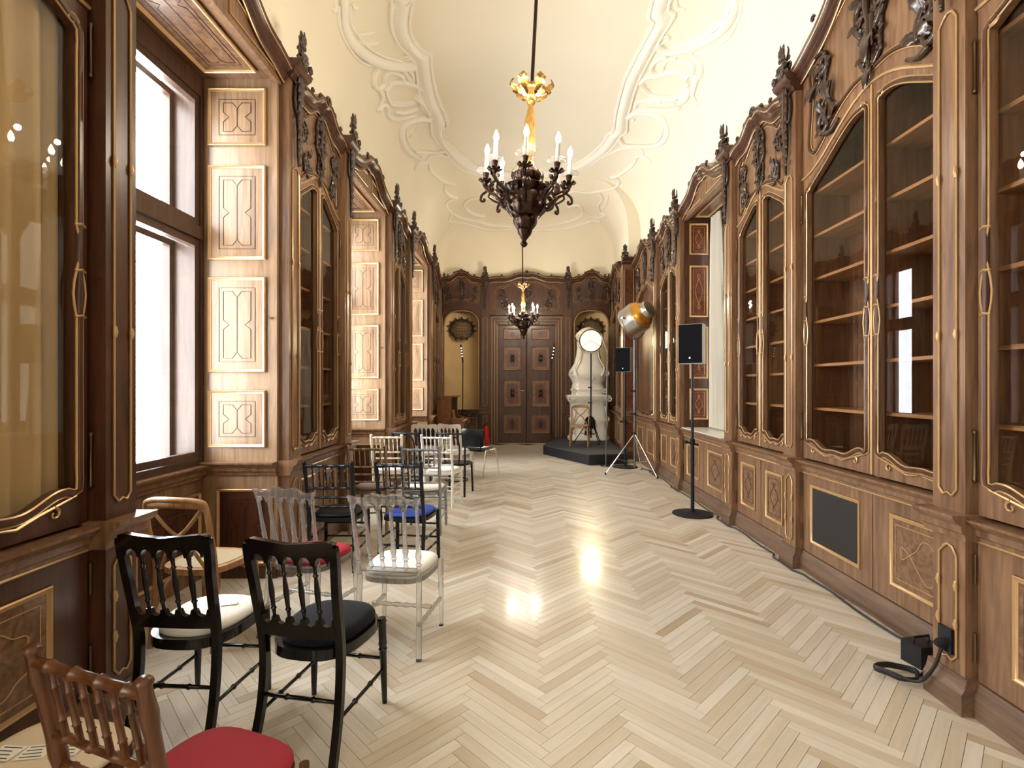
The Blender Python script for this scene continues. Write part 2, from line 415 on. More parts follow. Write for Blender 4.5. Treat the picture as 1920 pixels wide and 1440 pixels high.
def seen_size(b):
    x, y, _ = b
    if y < 1.9: return 0
    px, py = VX + x / y * F, VY + EYE / y * F
    if not (-60 < px < 1980 and py < 1500): return 0
    if x < -1.0 and y < 6: return 1 / (y * y) * 0.45
    return 1 / (y * y)
blocks.sort(key=seen_size, reverse=True)
for (x, y, a) in blocks[:300]:
    link('parquet_block', bm_me, floor, None, (x, y, rnd.uniform(-0.0006, 0.0)), (0, 0, a))
rest = MB(); uv = []
for (x, y, a) in blocks[300:]:
    st = len(rest.v); rest.box(-BL / 2 + GAP, BL / 2 - GAP, -BW / 2 + GAP, BW / 2 - GAP, -0.012, 0.0)
    ca, sa = math.cos(a), math.sin(a); dz = rnd.uniform(-0.0006, 0)
    uv += [(v[0], v[1]) for v in rest.v[st:]]
    rest.xf(lambda v: (x + v.x * ca - v.y * sa, y + v.x * sa + v.y * ca, v.z + dz), st)
ro = rest.build('parquet_blocks_beyond', 'parquet', floor, 0); ro['kind'] = 'stuff'
with_uv(ro.data, [uv[l.vertex_index] for l in ro.data.loops])

# ------------------------------------------------------------------ walls and ceiling
def wall_blocks(name, side):
    mb = MB()
    if side < 0: x0, x1, wins = -2.95, -2.62, [(-3.5, -2.1)] + LWIN  # first opening is added behind the camera for fill light
    else: x0, x1, wins = 2.80, 3.1, [RWIN]
    ys = YB
    for a, b in wins:
        mb.box(x0, x1, ys, a, 0, 4.2); ys = b
        mb.box(x0 + (0 if side > 0 else 0), x1, a, b, 0, 0.86); mb.box(x0, x1, a, b, ZSOF + 0.02, 4.2)
    mb.box(x0, x1, ys, YE + 0.8, 0, 4.2)
    return tag(mb.build(name, 'plaster', None, 0), kind='structure')
wall_blocks('wall_left', -1); wall_blocks('wall_right', 1)
mb = MB().box(-3.3, 3.4, YB - 0.2, YB, 0, 6.2); mb.box(-2.95, -2.8, YB, YE + .8, 4.2, 6.3); mb.box(2.95, 3.1, YB, YE + .8, 4.2, 6.3); mb.box(-3, 3.15, YB, YE + .8, 6.1, 6.3)  # outer side walls and roof slab added to keep stray sky light out
tag(mb.build('wall_back_and_light_cover', 'plaster', None, 0), kind='structure')
mb = MB()
NX = [(-2.24, -1.10), (1.25, 2.32)]
mb.box(-3.3, 3.4, YE + 0.6, YE + 0.8, 0, 6.2)
tag(mb.build('wall_front', 'plaster', None, 0), kind='structure')
mb = MB()
mb.prism_z([(-2.95, YB), (-2.04, YB), (-2.04, 10.6), (-2.34, YE + .1), (-2.95, YE + .8)], 4.14, 4.24)
mb.prism_z([(3.1, YB), (2.44, YB), (2.44, 10.98), (2.24, 10.98), (2.44, YE + .1), (3.1, YE + .8)], 4.14, 4.24)
mb.box(-2.1, 2.5, YE + 0.12, YE + 0.8, 4.2, 4.4)
tag(mb.build('trim_1', 'plaster', None, 0), kind='structure')

def ceil_ring(x0, x1, y0, y1, r, n=10):
    pts = [(x0, y0), (x0, y0 + (y1 - y0) * .3), (x0, (y0 + y1) / 2)]
    for i in range(n + 1):
        a = PI - (PI / 2) * i / n; pts.append((x0 + r + r * math.cos(a), y1 - r + r * math.sin(a)))
    for i in range(n + 1):
        a = PI / 2 - (PI / 2) * i / n; pts.append((x1 - r + r * math.cos(a), y1 - r + r * math.sin(a)))
    pts += [(x1, (y0 + y1) / 2), (x1, y0 + (y1 - y0) * .3), (x1, y0)]
    return pts
CZ0, CZ1, CI = 4.85, 5.95, 0.95
def vault(mb, x0, x1, y0, y1, r, inset_l, inset_r, inset_e):
    rings = []
    prof = [(0, 4.15), (0, CZ0)] + [(1 - math.cos(t), math.sin(t)) for t in [PI / 2 * k / 14 for k in range(1, 15)]]
    for i, (d, z) in enumerate(prof):
        zz = z if i < 2 else CZ0 + (CZ1 - CZ0) * z
        rings.append([(x, y, zz) for x, y in ceil_ring(x0 + inset_l * d, x1 - inset_r * d, y0, y1 - inset_e * d, max(0.02, r * (1 - 0.5 * d)))])
        rings[-1] = [(x + (1 - d) * (y - y0) / (y1 - y0) * ((.22 if x > 1 else -.26 if x < -1 else 0)), y, z_) for x, y, z_ in rings[-1]]
    n = len(rings[0]); vs = [v for rg in rings for v in rg]
    fs = [(i * n + j, (i + 1) * n + j, (i + 1) * n + j + 1, i * n + j + 1) for i in range(len(rings) - 1) for j in range(n - 1)]
    fs.append(tuple((len(rings) - 1) * n + j for j in range(n)))
    mb.add(vs, fs); return rings
cm = MB()
YS = 10.92
# main hall vault is open at the step, the end bay is narrower on the stove side
def vault_section(x0, x1, il, ir):
    pts = []
    for s_, xw, ins in ((0, x0, il), (1, x1, -ir)):
        seg = [(xw, 4.15), (xw, CZ0)] + [(xw + ins * (1 - math.cos(t)), CZ0 + (CZ1 - CZ0) * math.sin(t)) for t in [PI / 2 * k / 14 for k in range(1, 15)]]
        pts += seg if s_ == 0 else seg[::-1]
    return pts
secA = vault_section(-2.10, 2.48, CI, CI); secB = vault_section(-2.10, 2.22, CI, CI - 0.26)
n = len(secA)
vs = [(x, YB, z) for x, z in secA] + [(x, YS, z) for x, z in secA] + [(x, YS, z) for x, z in secB]
fs = [(j, j + 1, n + j + 1, n + j) for j in range(n - 1)] + [(n + j, n + j + 1, 2 * n + j + 1, 2 * n + j) for j in range(n // 2, n - 1)]
cm.add(vs, fs)
vault(cm, -2.10, 2.22, YS, YE + 0.14, 0.25, CI, CI - 0.26, 0.9)
# unseen wall added outside the curtained window to dim its daylight
tag(MB().box(5.2, 5.6, -2, 17, -2, 11).build('daylight_dimmer_wall', 'stone', None, 0), kind='structure')
ceiling = cm.build('ceiling', 'plaster', None, 35, recalc=False); tag(ceiling, kind='structure')
BV = BVHTree.FromPolygons([Vector(v) for v in cm.v], cm.f)
def on_ceiling(px, py):
    loc, nor, i, d = BV.ray_cast(Vector((0, 0, EYE)), ray(px, py), 60)
    if loc is None: return None, None
    if nor.dot(ray(px, py)) > 0: nor = -nor
    return loc, nor
def stucco_tube(pts, r, n=8, sm=5, closed=False, taper=False):
    P = cat_rom([(a, b, 0) for a, b in pts], sm, closed); q = []
    for p in P:
        l, nn = on_ceiling(p.x, p.y)
        if l is not None: q.append(l + nn * r * 0.15)
    k = len(q)
    rs = [r * (math.sin(PI * (0.12 + 0.8 * i / max(1, k - 1))) ** 0.6 if taper else 1.0) for i in range(k)]
    return q, rs
stuc = empty('ceiling_stucco', (0, 0, 0), 0, 'white rococo stucco scrollwork framing the cream ceiling', 'stucco')
inner = [(1219, 0), (1209, 32), (1223, 38), (1209, 66), (1188, 105), (1168, 146), (1158, 182), (1152, 210), (1150, 223), (1148, 245), (1137, 249), (1130, 265), (1108, 286), (1076, 308), (1054, 315), (983, 325), (920, 316), (889, 305), (875, 292), (853, 274), (833, 259), (831, 245), (833, 234), (844, 229), (837, 212), (830, 197), (821, 172), (814, 140), (811, 114), (812, 97), (799, 95), (780, 77), (772, 58), (771, 36), (775, 15), (779, 0)]
outer = [(1258, 0), (1256, 17), (1271, 24), (1258, 45), (1241, 70), (1223, 104), (1203, 143), (1191, 172), (1182, 208), (1177, 227), (1178, 249), (1166, 252), (1159, 267), (1137, 290), (1101, 310), (1054, 324), (983, 337), (920, 331), (893, 326), (870, 319), (848, 303), (833, 281), (821, 268), (806, 252), (805, 234), (806, 221), (797, 209), (785, 201), (780, 160), (777, 125), (776, 117), (763, 101), (742, 80), (731, 58), (728, 36), (731, 0)]
def resample(P, n):
    L = [0]
    for a, b in zip(P, P[1:]): L.append(L[-1] + math.hypot(b[0] - a[0], b[1] - a[1]))
    out = []
    for i in range(n):
        t = L[-1] * i / (n - 1); k = max(j for j in range(len(P) - 1) if L[j] <= t + 1e-9)
        u = (t - L[k]) / max(1e-9, L[k + 1] - L[k]); out.append((P[k][0] + (P[k + 1][0] - P[k][0]) * u, P[k][1] + (P[k + 1][1] - P[k][1]) * u))
    return out
# the two traced edges are put on the plaster, then continued overhead towards the near end of the hall
ai = [on_ceiling(*p) for p in resample(inner, 130)]; ao = [on_ceiling(*p) for p in resample(outer, 130)]
mo = MB(); prof = [(0, 0), (0.02, 0.035), (0.14, 0.035), (0.16, 0.012), (0.22, 0.02), (0.35, 0.06), (0.5, 0.075), (0.65, 0.06), (0.78, 0.02), (0.84, 0.012), (0.86, 0.035), (0.98, 0.035), (1, 0)]
vs = []; K = len(prof)
for (a, na), (b, nb) in zip(ai, ao):
    for u, h in prof: vs.append(a.lerp(b, u) + na.lerp(nb, u).normalized() * (h + 0.002))
mo.add(vs, [(i * K + j, i * K + j + 1, (i + 1) * K + j + 1, (i + 1) * K + j) for i in range(129) for j in range(K - 1)])
# continuation beyond the frame (straight runs towards the camera end)
for (p, np_), (q, nq) in ((ai[0], ao[0]), (ai[-1], ao[-1])):
    vs = []
    for yy in (p.y, 1.0):
        for u, h in prof:
            c = p.lerp(q, u) + Vector((0, 0, -1)) * (h + 0.002); vs.append((c.x, yy, c.z))
    mo.add(vs, [(j, j + 1, K + j + 1, K + j) for j in range(K - 1)])
mo.build('frame_moulding', 'stucco', stuc, 50)
C = lambda L, ox, oy, s: [(ox + x / s, oy + y / s) for x, y in L]
c1 = lambda L: C(L, 620, 0, 6.857); c2 = lambda L: C(L, 680, 180, 5.54); c3 = lambda L: C(L, 1130, 0, 6.857); c4 = lambda L: C(L, 1000, 180, 5.54)
ST = [
 (c1([(150, -80), (165, 100), (170, 300), (250, 500), (400, 660), (600, 780), (820, 830), (1080, 830)]), .075, 0),
 (c1([(230, 60), (240, 260), (330, 430), (480, 600), (680, 720), (900, 780)]), .03, 0),
 (c1([(90, 60), (110, 350), (220, 600), (400, 800), (620, 840)]), .028, 0),
 (c1([(60, 0), (50, 140), (20, 110)]), .03, 1), (c1([(280, 20), (300, 90), (350, 90)]), .03, 1),
 (c1([(300, 430), (420, 430), (560, 405)]), .03, 1), (c1([(360, 520), (460, 560), (610, 545)]), .03, 1),
 (c1([(930, 730), (990, 715), (1010, 745), (960, 760)]), .03, 1),
 (c1([(600, 860), (550, 960), (540, 1080), (600, 1130), (670, 1060), (680, 960), (770, 910), (900, 960), (920, 1040)]), .05, 0),
 (c1([(1000, 880), (1060, 960), (1050, 1050), (940, 900)]), .035, 0),
 (c1([(700, 1130), (740, 1250), (790, 1320), (950, 1330), (1070, 1300)]), .045, 0),
 (c1([(700, 1150), (780, 1060), (930, 1050), (1090, 1090), (1180, 1160), (1210, 1200)]), .05, 0),
 (c1([(600, 1120), (660, 1200), (640, 1330), (580, 1430)]), .055, 1), (c1([(660, 1350), (720, 1370), (760, 1440)]), .04, 1),
 (c1([(1090, 1220), (1180, 1300), (1270, 1430)]), .07, 0),
 (c2([(150, 150), (190, 90), (240, 100), (250, 180), (300, 225), (420, 220), (540, 190)]), .055, 0),
 (c2([(300, 60), (420, 70), (530, 60)]), .035, 0), (c2([(320, 150), (430, 165), (560, 120)]), .05, 0),
 (c2([(690, 230), (590, 225), (480, 250), (400, 330), (390, 440), (430, 540), (520, 620), (590, 650)]), .065, 0),
 (c2([(480, 270), (450, 340), (460, 440), (500, 520), (560, 560)]), .03, 0), (c2([(470, 360), (520, 350)]), .02, 1), (c2([(480, 440), (500, 410), (540, 405)]), .02, 1),
 (c2([(540, 570), (640, 575), (760, 585), (850, 560)]), .04, 0),
 (c2([(530, 770), (560, 700), (640, 680), (700, 620), (790, 605), (900, 630), (980, 680), (1060, 740), (1180, 800)]), .04, 0),
 (c2([(560, 640), (560, 690), (690, 690)]), .035, 1),
 (c2([(690, 690), (700, 760), (760, 820), (840, 880), (930, 910), (960, 915)]), .045, 1),
 (c2([(860, 900), (850, 970), (900, 1030), (980, 1060), (880, 1090), (870, 1150), (920, 1210), (900, 1290), (1000, 1310), (1150, 1350), (1300, 1390), (1450, 1390), (1560, 1380)]), .045, 0),
 (c2([(1270, 1240), (1180, 1230), (1080, 1170), (1060, 1110), (1130, 1060), (1250, 1045), (1330, 1060)]), .055, 0),
 (c2([(930, 1220), (1050, 1270), (1200, 1290), (1270, 1250)]), .045, 1),
 (c2([(1180, 1290), (1300, 1330), (1420, 1345), (1560, 1350)]), .05, 0),
 (c2([(1330, 1060), (1450, 1050), (1560, 1052)]), .04, 0),
 # stove side
 (c3([(1720, -80), (1730, 80), (1650, 260), (1480, 440), (1250, 560), (1000, 640), (800, 640), (690, 560)]), .075, 0),
 (c3([(1640, 0), (1600, 180), (1480, 330), (1260, 480), (1050, 560), (860, 610)]), .03, 0),
 (c3([(1800, 0), (1770, 200), (1640, 450), (1450, 600), (1200, 680)]), .032, 0),
 (c3([(1480, 330), (1400, 330), (1330, 310)]), .028, 1), (c3([(1420, 430), (1360, 425), (1300, 435)]), .028, 1),
 (c3([(940, 0), (970, 90), (1070, 110)]), .035, 1),
 (c3([(720, 580), (790, 530), (850, 490), (820, 450), (780, 490)]), .03, 1),
 (c3([(960, 750), (860, 760), (790, 830), (790, 900), (840, 890)]), .035, 0),
 (c3([(840, 700), (700, 760), (630, 840), (650, 920), (740, 950)]), .05, 0),
 (c3([(1150, 690), (1260, 800), (1280, 920), (1230, 990), (1170, 950), (1180, 840), (1100, 780), (980, 760)]), .05, 0),
 (c3([(480, 1050), (560, 980), (720, 950), (880, 900), (1020, 920), (1110, 1000)]), .05, 0),
 (c3([(500, 1080), (560, 1150), (640, 1210), (800, 1240), (1000, 1230), (1080, 1140), (1110, 1040)]), .05, 0),
 (c3([(1220, 1000), (1180, 1100), (1160, 1220), (1230, 1350)]), .06, 1), (c3([(1110, 1100), (1090, 1220), (1000, 1300)]), .06, 0),
 (c3([(760, 1290), (600, 1290), (440, 1300), (430, 1390), (560, 1390), (640, 1400)]), .04, 0), (c3([(600, 1310), (760, 1330), (940, 1320)]), .03, 0),
 (c4([(970, 210), (1060, 160), (1200, 165), (1330, 210), (1390, 300), (1390, 420), (1310, 500), (1180, 520), (1050, 515), (940, 500), (880, 440)]), .06, 0),
 (c4([(1300, 220), (1350, 310), (1330, 420), (1270, 480)]), .028, 0),
 (c4([(1540, 110), (1400, 140), (1250, 130), (1080, 150)]), .06, 0), (c4([(1060, 100), (1080, 60), (1180, 30), (1300, 30), (1500, 20)]), .04, 0),
 (c4([(1000, 240), (1050, 240), (1030, 265)]), .03, 1),
 (c4([(760, 610), (860, 560), (960, 535), (1090, 530), (1150, 580), (1110, 610)]), .035, 0),
 (c4([(1040, 625), (1150, 620), (1230, 690)]), .045, 1), (c4([(1080, 620), (1040, 700), (960, 770), (860, 830), (800, 840)]), .045, 1),
 (c4([(870, 850), (900, 890), (840, 950), (700, 980), (560, 1000), (440, 985), (360, 1000)]), .04, 0),
 (c4([(680, 1000), (720, 1060), (680, 1130), (700, 1200), (740, 1240), (640, 1260), (580, 1240), (520, 1190), (470, 1130), (360, 1150)]), .042, 0),
 (c4([(780, 1030), (760, 1110), (710, 1190)]), .035, 1),
 (c4([(500, 1160), (510, 1220), (420, 1280), (280, 1320), (100, 1345), (-80, 1352)]), .05, 0),
 (c4([(700, 1300), (620, 1290), (500, 1330), (350, 1370), (200, 1385), (0, 1390), (-100, 1385)]), .04, 0),
]
sw = MB()
for P, r, tp in ST:
    q, rs = stucco_tube(P, r, 8, 5, False, tp)
    if len(q) > 2: sw.tube(q, rs, 8, sq=0.62)
sw.build('scrollwork', 'stucco', stuc, 60)
# ------------------------------------------------------------------ carvings (shared meshes, built in the x-z plane, proud towards -y)
def strokes(mb, L, y=-0.012):
    for P, r0, r1 in L:
        Q = cat_rom([(x, y, z) for x, z in P], 4); k = len(Q)
        mb.tube(Q, [(r0 + (r1 - r0) * i / (k - 1)) * 1.3 for i in range(k)], 6)
def mir(L): return L + [([(-x, z) for x, z in P], a, b) for P, a, b in L]
def carving_cartouche():
    mb = MB()
    mb.xf(lambda v: v)
    L = mir([(spiral(0.055, 0.12, 0.055, R(200), -1.1), .014, .007), (spiral(0.06, -0.02, 0.05, R(120), -1.0), .015, .007),
             ([(0.02, 0.22), (0.06, 0.19), (0.095, 0.1), (0.085, 0.0), (0.1, -0.07), (0.05, -0.14)], .008, .014),
             (spiral(0.035, -0.12, 0.035, R(60), -1.0), .011, .006)])
    strokes(mb, L)
    strokes(mb, [([(0.0, 0.2), (0.012, 0.1), (-0.01, 0.0), (0.008, -0.12), (0, -0.26)], .02, .006)], -0.022)
    for a, l in ((90, .1), (60, .09), (120, .09), (35, .07), (145, .07)): mb.leaf((0, 0.18), R(a), l, l * .28, .35, y=-.006)
    for a, l in ((-90, .17), (-70, .12), (-110, .12)): mb.leaf((0, -0.12), R(a), l, l * .24, .3, y=-.006)
    for x, z, a in ((.07, .05, 20), (-.07, .05, 160), (.08, -.05, -25), (-.08, -.05, 205), (.03, .06, 80), (-.03, -.02, 250)): mb.leaf((x, z), R(a), .07, .025, .5, y=-.008)
    return mb.mesh('cartouche_carving', 'carving', 180)
def carving_corner():
    mb = MB()
    strokes(mb, [(spiral(0.0, 0.0, 0.055, R(90), 1.2), .015, .007), ([(0.05, 0.0), (0.06, 0.07), (0.03, 0.13), (0.05, 0.2)], .014, .006),
                 (spiral(0.01, 0.1, 0.035, R(-60), -1.0), .012, .006), ([(-0.05, 0.02), (-0.06, 0.09), (-0.03, 0.15)], .01, .005),
                 ([(0.0, -0.05), (0.06, -0.06), (0.12, -0.03)], .012, .006)])
    for x, z, a, l in ((.03, .1, 80, .13), (-.03, .08, 110, .09), (.05, .02, 20, .09), (.0, .0, 60, .09), (-.03, -.02, 200, .05)): mb.leaf((x, z), R(a), l, l * .28, .4, y=-.008)
    return mb.mesh('corner_carving', 'carving', 180)
def carving_drop():
    mb = MB()
    L = mir([(spiral(0.03, 0.0, 0.032, R(160), -1.0), .011, .006), ([(0.0, 0.02), (0.045, -0.06), (0.05, -0.16), (0.02, -0.24)], .009, .012)])
    strokes(mb, L)
    strokes(mb, [([(0, 0.06), (0.008, -0.1), (-0.008, -0.25), (0.006, -0.4), (-0.006, -0.55), (0, -0.66)], .026, .008)], -.02)
    for i in range(9):
        z = 0.06 - i * 0.075
        for s in (1, -1): mb.leaf((0, z), R(-90 + s * (38 - i)), .1 - i * .005, .026, .5, y=-.012)
    for z, r in ((-.3, .018), (-.45, .015), (-.57, .013), (-.64, .010)):
        mb.lathe([(0.002, -r), (r * .7, -r * .7), (r, 0), (r * .7, r * .7), (0.002, r)], 8, (0.008, -.03, z))
    return mb.mesh('drop_carving', 'carving', 180)
def carving_finial():
    mb = MB()
    L = mir([(spiral(0.05, 0.05, 0.045, R(180), -1.1), .014, .007), (spiral(0.035, 0.14, 0.033, R(200), -1.0), .011, .006), ([(0.0, 0.0), (0.07, 0.0), (0.1, -0.05)], .016, .01),
             ([(0.02, 0.16), (0.04, 0.22), (0.02, 0.27)], .010, .005)])
    strokes(mb, L, -.02); strokes(mb, [(P, a, b) for P, a, b in L[:4]], .03)
    strokes(mb, [([(0, -0.06), (0.01, 0.08), (-0.01, 0.18), (0, 0.3)], .028, .007)], 0)
    for a, l in ((90, .14), (65, .12), (115, .12)): mb.leaf((0, 0.15), R(a), l, l * .3, .25, y=-.012)
    for a in (30, 150, 0, 180): mb.leaf((0, 0.03), R(a), .1, .03, .4, y=-.015)
    return mb.mesh('finial_carving', 'carving', 180)
def carving_cap():
    """small capital block with scroll under the finial"""
    mb = MB(); mb.prism([(-.11, 0), (.11, 0), (.13, .05), (.10, .09), (-.10, .09), (-.13, .05)], -.05, .12)
    strokes(mb, mir([(spiral(.085, .05, .04, R(90), -1.2), .014, .007)]), -.055)
    return mb.mesh('capital', 'carving', 180)
CARV = dict(cartouche=carving_cartouche(), corner=carving_corner(), drop=carving_drop(), finial=carving_finial(), cap=carving_cap())
def carve(kind, parent, x, y, z, rot=0.0, s=1.0, mirror=False):
    return link(kind + '_carving', CARV[kind], parent, None, (x, y, z), (0, R(180) if False else rot, 0), (-s if mirror else s, s, s))

def bump(u): return 0.5 * (1 + math.cos(PI * max(-1, min(1, u))))
CROWN = [(0.06, -.10), (-.02, -.10), (-.03, -.075), (-.055, -.06), (-.05, -.03), (-.085, -.005), (-.10, .03), (-.075, .055), (0.06, .06)]
DADO = [(0.06, -.11), (-.012, -.11), (-.016, -.085), (-.03, -.075), (-.035, -.045), (-.06, -.03), (-.075, -.012), (-.075, 0.0), (0.06, 0.0)]
def crown_path(w, z0, rise, n=44):
    out = []
    for i in range(n + 1):
        u = -1 + 2 * i / n; a = abs(u)
        z = z0 + rise * bump(u) + 0.028 * math.sin(a * 2 * PI * 1.5) * (1 - a * .4)
        out.append((u * w / 2, z))
    return out
ROSE = MB().tube(xyz(spiral(0, 0, 1, 0, 1.3), 0), [.32] * 14, 6).mesh('crown_scroll', 'carving', 60)
def rose(root, x, y, z, r):
    return link('crown_scroll', ROSE, root, None, (x, y, z), None, (r, r, r))

def panel_inlay(parent, x0, x1, z0, z1, y, style, nm='inlay_line', mat='inlay'):
    """thin string inlay let into a panel"""
    mb = MB(); w, h = x1 - x0, z1 - z0; cx, cz = (x0 + x1) / 2, (z0 + z1) / 2; r = 0.0028
    def line(P, closed=False): mb.tube(xyz(P, y), r, 4, closed)
    if style == 'x':
        d = min(w, h) * 0.05
        line(rectpts(x0, x1, z0, z1), True)
        a, b, c_, e = x0 + w * .12, x1 - w * .12, z0 + min(w, h) * .10, z1 - min(w, h) * .10
        k = w * .13; q = min(w * .16, h * .16)
        line([(a, c_), (cx - k, c_), (cx, c_ + q), (cx + k, c_), (b, c_), (b, cz - k), (b - q, cz), (b, cz + k), (b, e), (cx + k, e), (cx, e - q), (cx - k, e), (a, e), (a, cz + k), (a + q, cz), (a, cz - k)], True)
        line([(cx, c_ + q), (cx, e - q)])
    elif style == 'loz':
        line(rectpts(x0, x1, z0, z1), True)
        P = cat_rom([(cx, cz - h * .40, 0), (cx + w * .12, cz - h * .34, 0), (cx + w * .02, cz - h * .28, 0), (cx + w * .33, cz, 0), (cx + w * .02, cz + h * .28, 0), (cx + w * .12, cz + h * .34, 0), (cx, cz + h * .40, 0)], 5)
        P = [(p.x, p.y) for p in P]; line(P + [(2 * cx - x, z) for x, z in P[::-1]][1:-1], True)
    elif style == 'vine':
        line(rectpts(x0, x1, z0, z1), True)
        mat = 'inlay_pale'
        P = cat_rom([(cx + a * w, cz + b * h, 0) for a, b in ((-.22, .02), (-.38, .12), (-.40, .0), (-.36, -.10), (-.22, .02), (-.08, .16), (.02, .34), (.14, .36), (.24, .26), (.38, .20), (.36, -.02), (.40, -.18), (.28, -.26), (.16, -.38), (.04, -.32), (-.10, -.14))], 6, True)
        line([(p.x, p.y) for p in P], True)
    return mb.build(nm, mat, parent, 0)
def panel(parent, x0, x1, z0, z1, y, style='x', board='burl', frame='gilt', fw=0.022, h=0.014, border=None, inl='inlay', name='panel'):
    """a sunk panel with its moulding and string inlay"""
    b = MB().box(x0 + fw * .4, x1 - fw * .4, y + 0.004, y + 0.012, z0 + fw * .4, z1 - fw * .4)
    o = b.build(name, board if border is None else border, parent, 0)
    mitre_frame(MB(), x0, x1, z0, z1, fw, y + 0.002, h)
    f = MB(); mitre_frame(f, x0, x1, z0, z1, fw, y + 0.006, h + .006); f.build('moulding', frame, o, 30)
    m = min(x1 - x0, z1 - z0) * 0.16 + fw * .5
    if border is not None:
        MB().box(x0 + m, x1 - m, y + 0.002, y + 0.006, z0 + m, z1 - m).build('veneer', board, o, 0)
    if style: panel_inlay(o, x0 + m, x1 - m, z0 + m, z1 - m, y + (0.003 if border is None else 0.001), style, mat=inl)
    return o

def glazed_door(parent, x0, x1, z0, headf, side, wood_='walnut'):
    """one leaf: shaped frame, glass and rocaille moulding.  headf(x) is the top edge"""
    n = 20; wd = x1 - x0
    ins = min(0.065, wd * 0.11); ib, it = 0.13, 0.075
    def outline(a, b, zb, top):
        P = [(a + (b - a) * i / n, zb(a + (b - a) * i / n)) for i in range(n)]
        P += [(b, zb(b) + (top(b) - zb(b)) * i / n) for i in range(n)]
        P += [(b - (b - a) * i / n, top(b - (b - a) * i / n)) for i in range(n)]
        P += [(a, top(a) - (top(a) - zb(a)) * i / n) for i in range(n)]
        return P
    cx = (x0 + x1) / 2; hw = wd / 2 - ins
    botf = lambda x: z0 + ib + 0.030 * math.cos(2 * PI * (x - cx) / hw * .5) * -1 + 0.012 * math.cos(5 * PI * (x - cx) / hw * .5)
    topf = lambda x: headf(x) - it - 0.05 * (abs(x - cx) / hw) ** 4
    out_ = outline(x0 + .002, x1 - .002, lambda x: z0, headf); inn = outline(x0 + ins, x1 - ins, botf, topf)
    o = MB().ring(out_, inn, 0.0, 0.035).build('door', wood_, parent, 30)
    g = MB(); k = len(inn); g.add(xyz(inn, 0.02), [tuple(range(k))]); g.build('glass_pane', 'glass', o, 0)
    # moulding: dark cove between two gilt beads, swelling to a knot at mid height
    zm = z0 + 0.46 * (headf(cx) - z0)
    def wig(P, d):
        Q = offset2(P, d); R_ = []
        for x, z in Q:
            t = (z - zm) / 0.20
            if abs(t) < 1 and (x < x0 + ins + .06 or x > x1 - ins - .06):
                s = 1 if x < cx else -1
                x += s * 0.016 * math.sin(t * PI) * (1 if d > 0 else -1) + s * 0.0
            R_.append((x, z))
        return R_
    dense = inn
    P = [(p.x, p.y) for p in cat_rom([(x, z, 0) for x, z in dense], 2, True)]
    MB().tube(xyz(offset2(P, 0.016), -0.002), 0.016, 6, True).build('moulding', 'walnut_dark', o, 60)
    b = MB(); b.tube(xyz(wig(P, 0.0), -0.008), 0.0055, 5, True); b.tube(xyz(wig(P, 0.034), -0.004), 0.0055, 5, True)
    # rocaille scrolls at the foot and knots at mid height
    for s in (-1, 1):
        ex = cx + s * hw * .55
        b.tube(xyz([(cx + s * hw * 0.05, botf(cx) - .045), (cx + s * hw * .3, botf(cx) - .058), (ex, botf(ex) - .045), (cx + s * hw * .8, botf(ex) - .02), (cx + s * hw, botf(cx + s * hw) - .03)], -.008), [.004, .007, .007, .006, .004], 5)
        b.tube(xyz(spiral(cx + s * hw * .72, botf(ex) - .055, .028, R(90 if s > 0 else 90), -s * .9), -.01), [.007 - .0003 * i for i in range(14)], 5)
        b.tube(xyz(spiral(cx + s * hw * .94, topf(cx + s * hw) + .03, .03, R(0), s * 1.1), -.01), [.007 - .0003 * i for i in range(14)], 5)
        for zz in (zm - .2, zm, zm + .2):
            xx = cx + s * (hw + .018); b.tube([(xx - .026, -.008, zz), (xx, -.018, zz + .006), (xx + .026, -.008, zz)], .006, 5)
    b.build('gilt_bead', 'gilt', o, 60)
    return o

